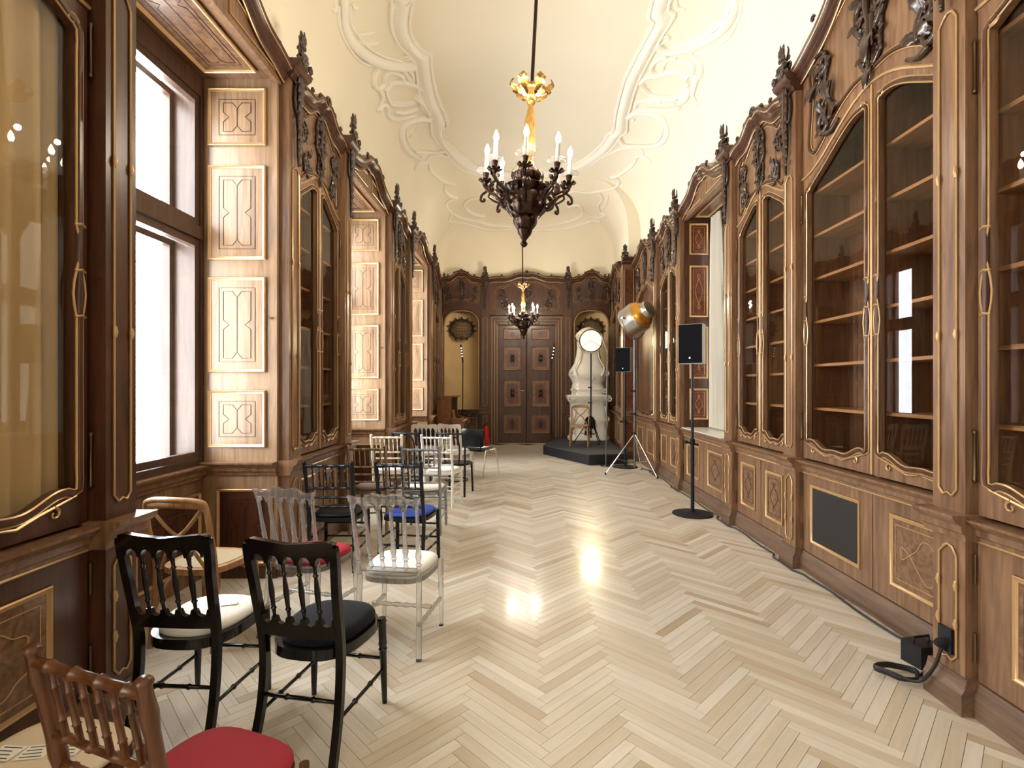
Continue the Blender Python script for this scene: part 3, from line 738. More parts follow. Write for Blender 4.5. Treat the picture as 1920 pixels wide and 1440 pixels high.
def crown_and_frieze(root, w, zbot, ztop, rise, headf, wood_='walnut', arch=True, carvings=True, zb=None, zt=None, mid=None):
    """board between the glazing head and the crown, with moulded cartouche frame"""
    n = 44; cp = crown_path(w, ztop, rise, n)
    poly = [(x, headf(x)) for x in [-w / 2 + w * i / n for i in range(n + 1)]] + [(x, z - .02) for x, z in cp[::-1]]
    fr = MB().prism(poly, 0.0, 0.04).build('frieze', wood_, root, 20)
    MB().sweep(cp, CROWN).build('crown', 'walnut_dark', root, 35)
    b = MB(); b.tube(xyz([(x, z - .105) for x, z in cp], -.022), .007, 5); b.tube(xyz([(x, z + .0) for x, z in cp], -.088), .006, 5)
    b.build('gilt_bead', 'gilt', root, 60)
    if headf(0) != headf(w / 2 * .999):
        hb = MB(); hb.tube(xyz([(x, headf(x) + .02) for x in [-w / 2 + w * i / 40 for i in range(41)]], -.006), .010, 5); hb.build('head_bead', 'gilt', root, 60)
    for s in (-1, 1):
        rose(root, s * w * .16, -.085, ztop + rise * .95 + .01, .035); rose(root, s * w * .33, -.085, ztop + rise * .5 + .03, .028)
    rose(root, 0, -.09, ztop + rise + .05, .05)
    zb = zb or zbot; zt = zt or ztop
    H = [(0, 1.0), (.22, .99), (.42, .90), (.58, .80), (.66, .82), (.74, .76), (.79, .66), (.775, .40), (.80, .18), (.80, .04), (.73, -.02), (.64, .02), (.52, .10), (.36, mid * .8), (.18, mid * 1.02), (0, mid)]
    hp = [(x * w / 2 * 1.08, zb + v * (zt + rise * .8 - zb)) for x, v in H]
    full = hp + [(-x, z) for x, z in hp[-2:0:-1]]
    P = [(p.x, p.y) for p in cat_rom([(x, z, 0) for x, z in full], 4, True)]
    MB().tube(xyz(offset2(P, .0), -.004), .018, 6, True).build('frame_moulding', 'walnut_dark', fr, 60)
    b = MB(); b.tube(xyz(offset2(P, .019), -.006), .0046, 5, True); b.tube(xyz(offset2(P, -.019), -.006), .0046, 5, True); b.build('gilt_bead', 'gilt', fr, 60)
    if carvings:
        hgt = zt + rise * .8 - zb; s = min(1.25, hgt / .78)
        carve('cartouche', root, 0, -.005, zb + hgt * .70, 0, s * 1.12)
        carve('cartouche', root, 0.01, -.005, zb + hgt * (mid + .16), R(8), s * .78)
        for sg in (-1, 1):
            carve('corner', root, sg * w * .30, -.005, zb + hgt * .13, 0, s * min(1.2, w * .95), sg > 0)
            carve('corner', root, sg * w * .31, -.005, zb + hgt * .62, R(sg * 150), s * min(1.05, w * .85), sg > 0)
    return fr

def dado_unit(root, w, wood_, styles, board='burl', z1=0.82, doors=2):
    """plinth, dado cornice and cupboard doors"""
    MB().sweep([(-w / 2, 0), (w / 2, 0)], [(0.05, 0), (-.03, 0), (-.03, .10), (-.018, .125), (-.008, .16), (0.05, .16)]).build('plinth', 'plinth', root, 30)
    MB().sweep([(-w / 2, ZC), (w / 2, ZC)], DADO).build('dado_cornice', 'walnut', root, 35)
    MB().tube([(-w / 2, -.014, .823), (w / 2, -.014, .823)], .006, 5).build('gilt_bead', 'gilt', root, 60)
    for i in range(doors):
        a = -w / 2 + w * i / doors + .004; b = a + w / doors - .008
        d = MB().box(a, b, 0.0, 0.03, .165, .82).build('cupboard_door', wood_, root, 0)
        m = (b - a) * .2
        st = styles[i % len(styles)]
        if st == 'mesh':
            p = MB().box(a + m * .75, b - m * .75, -.004, .004, .27, .73).build('vent_grille', 'mesh', d, 0, 'dark woven mesh panel')
            f = MB(); mitre_frame(f, a + m * .7, b - m * .7, .26, .74, .024, 0.0, .016); f.build('moulding', 'gilt', d, 30)
        else:
            x0, x1, z0, zz = a + m, b - m, .27, .73; fw = .024
            MB().box(x0, x1, -.004, .002, z0, zz).build('veneer', board, d, 0)
            f = MB(); mitre_frame(f, x0, x1, z0, zz, fw, .0, .016); f.build('moulding', 'gilt', d, 30)
            panel_inlay(d, x0 + .05, x1 - .05, z0 + .06, zz - .06, -.005, st)
        hx = a - .002 if i == 0 else b + .002
        for z in (.25, .62): MB().tube([(hx, -.012, z), (hx, -.012, z + .14)], .007, 6).build('hinge', 'iron', d, 60)

def bookcase(label, loc, rz, w, styles, group=None, wood_='walnut', shelves=6, zc=3.52, zs=3.30, crown=4.10, rise=.14, curtain=False, zb=3.42, zt=4.0, mid=.18, depth=.40):
    root = empty('bookcase', loc, rz, label, 'bookcase', group)
    head = lambda x: zs + (zc - zs) * bump(x / (w / 2))
    dado_unit(root, w, wood_, styles)
    c = MB(); ct = min(crown, 4.12)
    c.box(-w / 2, w / 2, depth - .02, depth, .02, ct); c.box(-w / 2, -w / 2 + .02, .036, depth, .02, ct); c.box(w / 2 - .02, w / 2, .036, depth, .02, ct)
    c.box(-w / 2, w / 2, .036, depth, .90, ZC); c.box(-w / 2, w / 2, .04, depth, 3.62, 3.65)
    c.build('carcass', 'case_in', root, 0)
    MB().box(-.02, .02, .036, depth, ZC, 3.6).build('partition', 'case_in', root, 0)
    if not curtain:
        for i in range(shelves):
            z = ZC + .42 + i * (zs - ZC - .5) / (shelves - 1) * .98
            for s in (-1, 1): MB().box(min(s * .02, s * (w / 2 - .02)), max(s * .02, s * (w / 2 - .02)), .08, depth - .02, z, z + .022).build('shelf', 'shelf', root, 0)
    else:
        cu = MB(); n = 120; vs = []
        for i in range(n + 1):
            x = -w / 2 + .03 + (w - .06) * i / n
            for z, am in ((ZC + .02, 1.0), (2.2, .9), (3.45, .5), (3.58, .3)): vs.append((x, .085 + am * (.022 * math.sin(i * .9) + .015 * math.sin(i * .37 + 1)), z))
        cu.add(vs, [(i * 4 + j, i * 4 + j + 1, i * 4 + j + 5, i * 4 + j + 4) for i in range(n) for j in range(3)])
        cu.build('curtain', 'curtain_tan', root, 80, 'cream gathered curtain behind the glass')
    dL = glazed_door(root, -w / 2 + .004, -.002, .945, head, -1, wood_); dR = glazed_door(root, .002, w / 2 - .004, .945, head, 1, wood_)
    for d, s in ((dL, -1), (dR, 1)):
        for z in (1.12, 2.95):
            x = s * (w / 2 - .003)
            MB().tube([(x, -.014, z + t) for t in (-.025, -.02, -.01, 0, .2, .21, .22, .225)], [.004, .009, .010, .007, .007, .010, .009, .004], 6).build('hinge', 'iron', d, 60)
    MB().tube([(0, -.006, .95), (0, -.006, zc)], .010, 5).build('astragal', 'gilt', dR, 60)
    crown_and_frieze(root, w, zb, crown, rise, head, wood_, zb=zb, zt=zt, mid=mid)
    return root

def pilaster(label, loc, rz, w=.20, group=None, wood_='walnut', top=4.24, depth=.1, back=.165):
    root = empty('pilaster', loc, rz, label, 'pilaster', group)
    MB().box(-w / 2, w / 2, 0, back, .0, top).build('shaft', wood_, root, 0)
    MB().sweep([(-w / 2 - .02, 0), (w / 2 + .02, 0)], [(0.1, 0), (-.035, 0), (-.035, .10), (-.02, .125), (-.01, .17), (0.1, .17)]).build('plinth', 'plinth', root, 30)
    MB().sweep([(-w / 2 - .03, ZC + .015), (w / 2 + .03, ZC + .015)], [(y - .01 if y < 0 else .1, z * 1.1) for y, z in DADO]).build('dado_cornice', 'walnut', root, 35)
    b = MB(); a = w * .27
    def strap(z0, z1):
        P = [(-a, z0 + .03), (-a * .5, z0), (0, z0 + .012), (a * .5, z0), (a, z0 + .03), (a, z1 - .05), (a * .55, z1 - .01), (0, z1), (-a * .4, z1 - .015), (-a, z1 - .05)]
        b.tube(xyz(P, -.006), .006, 5, True)
        for z in (z0 + (z1 - z0) * .33, z0 + (z1 - z0) * .66):
            for s in (-1, 1): b.tube([(s * a, -.008, z - .025), (s * a, -.011, z), (s * a, -.008, z + .025)], [.0075, .011, .0075], 6)
    strap(1.02, 3.38); b.build('gilt_strap', 'gilt', root, 60)
    b = MB(); strap(.22, .78); b.build('gilt_strap', 'gilt', root, 60)
    carve('drop', root, 0, -.012, top - .16, 0, 1.05)
    MB().sweep([(-w / 2 - .015, top - .07), (w / 2 + .015, top - .07)], CROWN).build('crown', 'walnut_dark', root, 35)
    carve('cap', root, 0, -.06, top - .05, 0, .75)
    carve('finial', root, 0, -.05, top + .03, 0, .85)
    return root
# ------------------------------------------------------------------ window recesses
JP = [(3.49, 3.95), (2.57, 3.33), (1.66, 2.43), (1.055, 1.515)]
def shutter(label, loc, rz, w, style, board, border, inl, wood_, group, low=True):
    """panelled reveal, four panels high, standing on a moulded ledge"""
    root = empty('shutter_panelling', loc, rz, label, 'panelling', group)
    MB().box(-w / 2, w / 2, -.03, 0.0, ZC + .01, ZSOF).build('board', wood_, root, 0)
    for z0, z1 in JP:
        panel(root, -w / 2 + .07, w / 2 - .085, z0, z1, -.042, style, board, 'gilt', .026, .012, border, inl)
    for z in (1.2, 2.2, 3.2): MB().tube([(-w / 2 + .025, -.036, z), (-w / 2 + .025, -.036, z + .13)], .007, 6).build('hinge', 'iron', root, 60)
    k = MB().tube([(w / 2 - .045, -.03, 2.1), (w / 2 - .045, -.055, 2.1)], [.006, .013], 8); k.build('knob', 'iron', root, 60)
    if low:
        MB().sweep([(-w / 2, ZC + .01), (w / 2, ZC + .01)], [(y - .03 if y < 0 else 0, z) for y, z in DADO]).build('ledge', 'walnut', root, 35)
        MB().box(-w / 2, w / 2, -.028, 0, 0, ZC - .05).build('lower_board', wood_, root, 0)
        panel(root, -w / 2 + .14, w / 2 - .03, .12, .72, -.04, 'x', 'walnut_dark', 'gilt', .022, .012, None, 'inlay')
        MB().box(-w / 2, w / 2, -.045, -.02, 0, .09).build('plinth', 'walnut_dark', root, 0)
    return root
def soffit(label, xa, xb, ya, yb, group, style):
    root = empty('soffit_panelling', ((xa + xb) / 2, yb, ZSOF), 0, label, 'panelling', group); root.rotation_euler = (R(90), 0, 0)
    w, h = xb - xa, yb - ya
    MB().box(-w / 2, w / 2, -.005, .06, 0, h).build('board', 'walnut', root, 0)
    panel(root, -w / 2 + .1, w / 2 - .1, .14, h - .14, -.017, style, 'burl', 'gilt', .03, .014, None, 'inlay')
    return root
def pelmet(label, loc, rz, w, group):
    root = empty('window_cornice', loc, rz, label, 'cornice', group)
    cp = crown_path(w, 4.13, .24); n = len(cp)
    MB().prism([(-w / 2, ZSOF - .04), (w / 2, ZSOF - .04)] + [(x, z - .03) for x, z in cp[::-1]], 0, .05).build('board', 'walnut', root, 20)
    MB().sweep(cp, CROWN).build('crown', 'walnut_dark', root, 35)
    b = MB(); b.tube(xyz([(x, z - .105) for x, z in cp], -.022), .007, 5); b.tube(xyz(cp, -.088), .006, 5)
    for s in (-1, 1):
        P = [(s * w * .06, 4.06), (s * w * .44, 4.06), (s * w * .44, 4.09), (s * w * .30, 4.13), (s * w * .16, 4.20), (s * w * .06, 4.22)]
        b.tube(xyz(P, -.006), .007, 5, True)
    b.build('gilt_bead', 'gilt', root, 60)
    for s in (-1, 1): rose(root, s * w * .2, -.085, 4.13 + .22, .035); rose(root, s * w * .38, -.085, 4.2, .028)
    rose(root, 0, -.09, 4.13 + .28, .045)
    return root
def window(name, loc, rz, w, z0, z1, apron=True):
    root = empty(name, loc, rz, kind='structure')
    f = MB(); f.ring(rectpts(-w / 2, w / 2, z0, z1), rectpts(-w / 2 + .07, w / 2 - .07, z0 + .07, z1 - .17), -.03, .05)
    f.box(-w / 2 + .06, w / 2 - .06, -.045, .05, 2.72, 2.82)
    f.build('window_frame', 'frame_wood', root, 0)
    for a, b in ((z0 + .075, 2.715), (2.825, z1 - .175)):
        for s in (-1, 1):
            xa, xb = (.005, w / 2 - .075) if s > 0 else (-w / 2 + .075, -.005)
            o = MB().ring(rectpts(xa, xb, a, b), rectpts(xa + .055, xb - .055, a + .055, b - .055), -.02, .03).build('sash', 'frame_wood', root, 0)
            MB().add([(xa + .05, .005, a + .05), (xb - .05, .005, a + .05), (xb - .05, .005, b - .05), (xa + .05, .005, b - .05)], [(0, 1, 2, 3)]).build('pane', 'window_glass', o, 0)
    h = MB().tube([(-.0, -.02, 1.9), (0, -.06, 1.9), (0, -.06, 1.8)], .008, 6); h.build('handle', 'iron', root, 60)
    # outer casement of the double window
    for a, b in ((z0 + .02, 2.73), (2.81, z1 - .1)):
        for s in (-1, 1):
            xa, xb = (.0, w / 2 - .02) if s > 0 else (-w / 2 + .02, -.0)
            o = MB().ring(rectpts(xa, xb, a, b), rectpts(xa + .05, xb - .05, a + .05, b - .05), .22, .27).build('outer_sash', 'frame_wood', root, 0)
            MB().add([(xa + .04, .245, a + .04), (xb - .04, .245, a + .04), (xb - .04, .245, b - .04), (xa + .04, .245, b - .04)], [(0, 1, 2, 3)]).build('pane', 'window_glass', o, 0)
    MB().box(-w / 2, w / 2, .05, .34, z0 - .02, z0 + .02).build('inner_sill', 'stone', root, 0)
    for s in (-1, 1): MB().box(min(s * (w / 2 - .025), s * w / 2), max(s * (w / 2 - .025), s * w / 2), .05, .32, z0, z1).build('reveal_lining', 'frame_wood', root, 0)
    if apron:
        MB().box(-w / 2, w / 2, -.02, .0, 0, z0).build('apron_board', 'walnut', root, 0)
        MB().sweep([(-w / 2, z0 + .02), (w / 2, z0 + .02)], [(y - .03 if y < 0 else 0, z) for y, z in DADO]).build('window_sill', 'walnut', root, 35)
        for s in (-1, 1): panel(root, min(s * .08, s * (w / 2 - .08)), max(s * .08, s * (w / 2 - .08)), .14, .70, -.032, 'x', 'walnut_dark', 'gilt', .022, .012, None, 'inlay')
    return root
LG = 'panelled shutters in the tall window recesses'
nm = ['beside the oak cross-back chair', 'behind the champagne and silver chairs', 'next to the upright piano']
for i, (a, b) in enumerate(LWIN):
    w = .62; xc = -2.31
    shutter(['sunlit walnut shutter panelling %s' % n for n in nm][i], (xc, b, 0), 0, w, 'x', 'walnut_glare', None, 'inlay', 'walnut_glare', LG)
    shutter('walnut shutter panelling turned from view at the window %s' % nm[i], (xc, a, 0), PI, w, 'x', 'walnut_glare', None, 'inlay', 'walnut_glare', 'shutters turned from view')
    soffit('inlaid panel overhead in the window recess %s' % nm[i], -2.62, -2.0, a, b, 'soffits over the windows', 'x')
    pelmet('curved walnut cornice over the window %s' % nm[i], (XL, (a + b) / 2, 0), R(90), b - a, 'cornices over the windows')
    window('window_%d' % (i + 1), (-2.62, (a + b) / 2, 0), R(90), b - a, .90, ZSOF)
# curtained window on the stove side
a, b = RWIN
shutter('red-brown panelling with pale lozenge inlay beside the white curtain', (2.585, b, 0), 0, .43, 'loz', 'burl_red', 'burl_red', 'inlay_pale', 'walnut_dark', None, False)
shutter('red-brown panelling of the curtained window facing the stove', (2.585, a, 0), PI, .43, 'loz', 'burl_red', 'burl_red', 'inlay_pale', 'walnut_dark', None, False)
soffit('inlaid panel overhead above the white curtain', 2.40, 2.80, a, b, 'soffits over the windows', None)
pelmet('curved walnut cornice over the curtained window', (XR, (a + b) / 2, 0), R(-90), b - a, 'cornices over the windows')
window('window_4', (2.80, (a + b) / 2, 0), R(-90), b - a, .95, ZSOF, False)
root = empty('sill_cabinet', (XR, (a + b) / 2, 0), R(-90), 'low walnut cabinet with pale stone sill under the curtained window', 'cabinet')
dado_unit(root, b - a, 'walnut', ['loz', 'loz'])
MB().box(-(b - a) / 2, (b - a) / 2, -.04, .43, ZC - .02, ZC + .012).build('sill_slab', 'sill', root, 0)
MB().box(-(b - a) / 2, (b - a) / 2, .035, .43, .02, ZC - .02).build('carcass', 'case_in', root, 0)
cu = MB(); vs = []; n = 50
for i in range(n + 1):
    t = i / n
    for z, w, am in ((ZC + .03, .52, 1), (1.6, .46, .9), (2.6, .36, .8), (3.6, .30, .6), (3.98, .30, .3)):
        vs.append((2.70 + am * .045 * math.sin(i * 1.0) + .012 * math.sin(i * .5), 7.36 - w + w * t, z))
cu.add(vs, [(i * 5 + j, i * 5 + j + 1, i * 5 + j + 6, i * 5 + j + 5) for i in range(n) for j in range(4)])
tag(cu.build('curtain', 'curtain', None, 80), 'white curtain gathered to one side of the window on the pale sill', 'curtain')

# ------------------------------------------------------------------ bookcases and pilasters
bookcase('glazed walnut bookcase with cream curtain behind its glass', (-1.95, 1.39, 0), R(90), 1.80, ['vine'], curtain=True, wood_='walnut_dark', zc=3.48, zs=3.22)  # darker wood carries the shade of the near left side
bookcase('narrow glazed bookcase behind the champagne and black bamboo-style chairs', (XL, 4.94, 0), R(90), 1.06, ['loz'])
bookcase('narrow glazed bookcase between the two windows by the white chairs', (XL, 8.095, 0), R(90), .93, ['loz'])
bookcase('glazed bookcase beside the piano next to the plaster niche', (-2.11, 12.05, 0), R(95.0), 2.35, ['loz'], crown=4.22)
bookcase('glazed bookcase beside the wall socket and coiled cable, empty shelves', (2.13, 1.508, 0), R(-90), 1.8, ['loz'])
bookcase('wide glazed bookcase with dark mesh grille in a lower door', (XR, 3.485, 0), R(-90), 1.73, ['mesh', 'vine'], zc=3.60, zs=3.28, crown=4.22, rise=.42, zb=3.47, zt=4.12, mid=.24, shelves=6)
bookcase('narrow glazed bookcase beside the white curtain and the wide bookcase', (XR, 5.13, 0), R(-90), 1.12, ['loz'], shelves=7)
bookcase('narrow glazed bookcase between loudspeaker stand and chrome lamp tripod', (XR, 8.375, 0), R(-90), 1.13, ['loz'], shelves=7)
bookcase('glazed bookcase in the corner beside the white stove', (2.21, 12.25, 0), R(-94.7), 2.2, ['loz'], crown=4.22)
PG = 'carved walnut pilasters along the panelled walls'
for x, y, rz, w, l in ((-1.88, 2.39, 90, .18, 'shade-darkened walnut pilaster beside the curtained bookcase'), (-1.92, 4.29, 90, .22, 'walnut pilaster between sunlit shutter and narrow bookcase'),
                    (-1.92, 5.585, 90, .21, 'walnut pilaster between narrow bookcase and the window behind the champagne chair'), (-1.92, 7.51, 90, .21, 'walnut pilaster after the second window, beside the white spindle-back chairs'), (-1.92, 8.68, 90, .21, 'walnut pilaster before the window next to the piano'), (-1.93, 10.72, 91, .22, 'walnut pilaster standing at the end of the piano'), (-2.15, 13.40, 95, .2, 'walnut pilaster in the corner of the piano niche'),
                    (2.08, 2.51, -90, .19, 'walnut pilaster with black socket and plug near its foot'), (2.31, 4.46, -90, .20, 'walnut pilaster between the wide and the narrow bookcase'),
                    (2.31, 5.81, -90, .21, 'walnut pilaster between narrow bookcase and the white curtain'), (2.31, 7.705, -90, .19, 'walnut pilaster between the red-brown panelling and a narrow bookcase'), (2.31, 9.05, -90, .20, 'walnut pilaster between a narrow bookcase and the mirror cabinet'), (2.28, 13.45, -94, .2, 'walnut pilaster in the corner behind the white stove')):
    pilaster(l or 'carved walnut pilaster with gilt strap and leafy finial', (x, y, 0), R(rz), w, None if l else PG, wood_='walnut_dark' if y < 2.45 and x < 0 else 'walnut', back=.36 if y < 2.6 and x > 0 else .12 if y > 13 else .165)  # near left pilaster takes darker wood in place of shade
# mirrored cabinet on the stove side
root = empty('mirror_cabinet', (XR, 10.02, 0), R(-90), 'walnut wall cabinet with tall shaped mirror behind the chrome tripod', 'cabinet')
w = 1.70; hd = lambda x: 3.30 + .25 * bump(x / (w / 2)); dado_unit(root, w, 'walnut', ['loz'], doors=2)
d = glazed_door(root, -w / 2 + .01, w / 2 - .01, .945, hd, 1)
d.name = 'mirror_frame'; d.children[0].data.materials[0] = M['mirror']; d.children[0].name = 'mirror_plate'
crown_and_frieze(root, w, 3.45, 4.12, .2, hd, zb=3.47, zt=4.02, mid=.2)
MB().box(-w / 2, w / 2, .04, .4, .02, 4.1).build('carcass', 'case_in', root, 0)
# flat pier turned to the hall
root = empty('pier', (2.235, 10.90, 0), 0, 'flat orange-brown veneered pier turned towards the chairs', 'pilaster')
MB().box(-.135, .135, 0, .22, 0, 4.15).build('shaft', 'walnut', root, 0)
MB().sweep([(-.15, ZC), (.15, ZC)], DADO).build('dado_cornice', 'walnut', root, 35)
MB().sweep([(-.15, 0), (.15, 0)], [(0.05, 0), (-.03, 0), (-.03, .12), (-.01, .16), (0.05, .16)]).build('plinth', 'walnut_dark', root, 30)
panel(root, -.10, .10, 1.05, 4.05, -.01, None, 'burl_red', 'walnut', .02, .012, None); panel(root, -.10, .10, .22, .78, -.01, None, 'burl_red', 'walnut', .02, .012, None)
MB().sweep([(-.16, 4.24), (.16, 4.24)], CROWN).build('crown', 'walnut_dark', root, 35)
carve('finial', root, -.1, -.045, 4.32, 0, .8)

# ------------------------------------------------------------------ end wall with niches and double door
def niche(label, xc, w, sgn):
    root = empty('niche_panelling', (xc, YE, 0), 0, label, 'panelling')
    n = 40; iw = w / 2 - .07; zsp, ztp = 3.10, 3.55
    P = [(-w / 2, ZC), ]
    out_, inn = [], []
    for i in range(n + 1):
        a = PI - PI * i / n; ca, sa = math.cos(a), math.sin(a)
        ca = math.copysign(abs(ca) ** .75, ca); sa = sa ** .75
        inn.append((iw * ca, zsp + (ztp - zsp) * sa)); out_.append((-w / 2 + w * i / n, 3.70))
    inn = [(-iw, ZC)] + inn + [(iw, ZC)]; out_ = [(-w / 2, ZC)] + out_ + [(w / 2, ZC)]
    k = len(inn); mb = MB()
    vs = xyz(out_, 0) + xyz(inn, 0) + xyz(inn, .1)
    mb.add(vs, [(i, i + 1, k + i + 1, k + i) for i in range(k - 1)] + [(k + i, k + i + 1, 2 * k + i + 1, 2 * k + i) for i in range(k - 1)])
    mb.build('surround', 'walnut_dark', root, 30)
    MB().tube(xyz(inn, -.008), .012, 6).build('gilt_bead', 'gilt', root, 60)
    MB().tube(xyz([(x * 1.05, z + .02) for x, z in inn], -.004), .018, 6).build('arch_moulding', 'walnut_dark', root, 60)
    # curved plaster back
    vs = []; m = 16
    for z in (.0, 3.0, 3.2, 3.4, 3.6):
        for j in range(m + 1):
            a = PI * j / m; vs.append((-(w / 2) * math.cos(a) * .98, .08 + .42 * math.sin(a) * (1 if z < 3.3 else .8), z))
    MB().add(vs, [(i * (m + 1) + j, i * (m + 1) + j + 1, (i + 1) * (m + 1) + j + 1, (i + 1) * (m + 1) + j) for i in range(4) for j in range(m)]).build('plaster_back', 'niche', root, 60)
    hd = lambda x: 3.70
    crown_and_frieze(root, w, 3.7, 4.36, .18, hd, 'walnut_dark', zb=3.78, zt=4.22, mid=.10)
    if sgn < 0:
        dado_unit(root, w, 'walnut_dark', ['loz'])
        MB().box(-w / 2, w / 2, .04, .1, 0, ZC).build('carcass', 'case_in', root, 0)
    return root
niche('dark walnut panelling around the plaster niche behind the piano', -1.67, 1.07, -1)
niche('dark walnut panelling around the niche of the white stove', 1.785, 1.06, 1)
for x, l in ((-1.035, 'dark walnut pilaster between the double door and the piano niche'), (1.155, 'dark walnut pilaster between the double door and the stove niche')):
    pilaster(l, (x, YE - .05, 0), 0, .20, None, 'walnut_dark', 4.44, back=.17)
root = empty('door_surround', (.06, YE, 0), 0, 'stepped dark walnut surround with carved overdoor panel', 'door surround')
hd = lambda x: 3.42
crown_and_frieze(root, 1.99, 3.45, 4.38, .12, hd, 'walnut_dark', zb=3.56, zt=4.22, mid=.05)
for k, (m, y0, z1) in enumerate(((.995, .0, 3.44), (.92, .03, 3.36), (.86, .07, 3.28))):
    q = m - .085
    f = MB(); f.box(-m, -q, y0, .3, 0, z1); f.box(q, m, y0, .3, 0, z1); f.box(-q, q, y0, .3, z1 - .085, z1)
    f.build('architrave', 'walnut_dark', root, 0)
    b = MB().tube([(-q - .01, y0 - .004, 0), (-q - .01, y0 - .004, z1 - .075), (q + .01, y0 - .004, z1 - .075), (q + .01, y0 - .004, 0)], .009, 6); b.build('gilt_bead', 'gilt', root, 30)
MB().box(-1, 1, .3, .34, 0, 4.4).build('backing', 'walnut_dark', root, 0)
door = empty('door_1', (.06, YE + .2, 0), 0, 'dark walnut double door with eight marquetry panels', None, None, 'structure')
for s in (-1, 1):
    xa, xb = (.004, .785) if s > 0 else (-.785, -.004)
    lf = MB().box(xa, xb, 0, .05, .012, 3.2).build('door_leaf', 'walnut_dark', door, 0)
    pa, pb = (xa + .13, xb - .16) if s > 0 else (xa + .16, xb - .13)
    for z0, z1 in ((.28, .78), (1.0, 1.72), (1.98, 2.62), (2.80, 3.10)):
        o = panel(door, pa, pb, z0, z1, -.012, None, 'burl_red', 'walnut', .03, .016, 'burl')
        mb = MB(); cx, cz = (pa + pb) / 2, (z0 + z1) / 2; q = min((pb - pa), (z1 - z0)) * .3
        hh = (z1 - z0) * .34
        for a, l in ((90, hh), (-90, hh), (20, q * .9), (160, q * .9), (-20, q * .9), (200, q * .9), (60, hh * .7), (120, hh * .7), (-60, hh * .7), (-120, hh * .7)): mb.leaf((cx, cz), R(a), l, l * .22, .02, y=-.012)
        mb.xf(lambda v: (v.x, max(v.y, -.0125), v.z)); me = mb.mesh('marquetry', 'walnut_dark', 0)
        link('marquetry', me, o)
MB().tube([(-.0, -.012, .012), (0, -.012, 3.2)], .018, 6).build('astragal', 'walnut_dark', door, 60)
MB().tube([(-.05, 0, 1.42), (-.05, -.05, 1.42), (-.15, -.05, 1.43)], .012, 8).build('handle', 'chrome', door, 60)
MB().box(-.79, .79, -.03, .06, 0, .012).build('threshold', 'sill', door, 0)
# ------------------------------------------------------------------ chairs (built facing +y, origin on the floor)
def cushion(wb, wf, d, z0, h, yc=0.0, p=3.5, n=32):
    mb = MB(); rings = [(.93, 0), (1.0, .25), (1.0, .55), (.95, .82), (.80, .97), (.5, 1.07), (.15, 1.12)]
    vs = []
    for s, t in rings:
        for j in range(n):
            a = 2 * PI * j / n; ca, sa = math.cos(a), math.sin(a)
            x = math.copysign(abs(ca) ** (2 / p), ca) * s; y = math.copysign(abs(sa) ** (2 / p), sa) * s
            w = (wb + (wf - wb) * (y * .5 + .5)) / 2
            vs.append((x * w, yc + y * d / 2, z0 + t * h))
    fs = [(i * n + j, i * n + (j + 1) % n, (i + 1) * n + (j + 1) % n, (i + 1) * n + j) for i in range(len(rings) - 1) for j in range(n)]
    fs += [tuple(range(n - 1, -1, -1)), tuple((len(rings) - 1) * n + j for j in range(n))]
    return mb.add(vs, fs)
def seat_ring(wb, wf, d, z0, z1, yc=0.0, p=3.5, n=32, hole=None):
    mb = MB(); vs = []
    for z in (z0, z1):
        for j in range(n):
            a = 2 * PI * j / n; ca, sa = math.cos(a), math.sin(a)
            x = math.copysign(abs(ca) ** (2 / p), ca); y = math.copysign(abs(sa) ** (2 / p), sa)
            w = (wb + (wf - wb) * (y * .5 + .5)) / 2; vs.append((x * w, yc + y * d / 2, z))
    return mb.add(vs, [(j, (j + 1) % n, n + (j + 1) % n, n + j) for j in range(n)] + [tuple(range(n - 1, -1, -1)), tuple(range(n, 2 * n))])
def bamboo(p0, p1, r, rings=3, n=8):
    prof = [(0, r)]
    for i in range(rings):
        t = (i + .6) / (rings + .2); prof += [(t - .018, r), (t - .008, r * 1.28), (t + .008, r * 1.28), (t + .018, r)]
    return p0, p1, prof + [(1, r)], n
BACK = lambda z: -.19 - .085 * max(0, (z - .44) / .48) - (.03 * (1 - min(1, z / .44)) if z < .44 else 0)
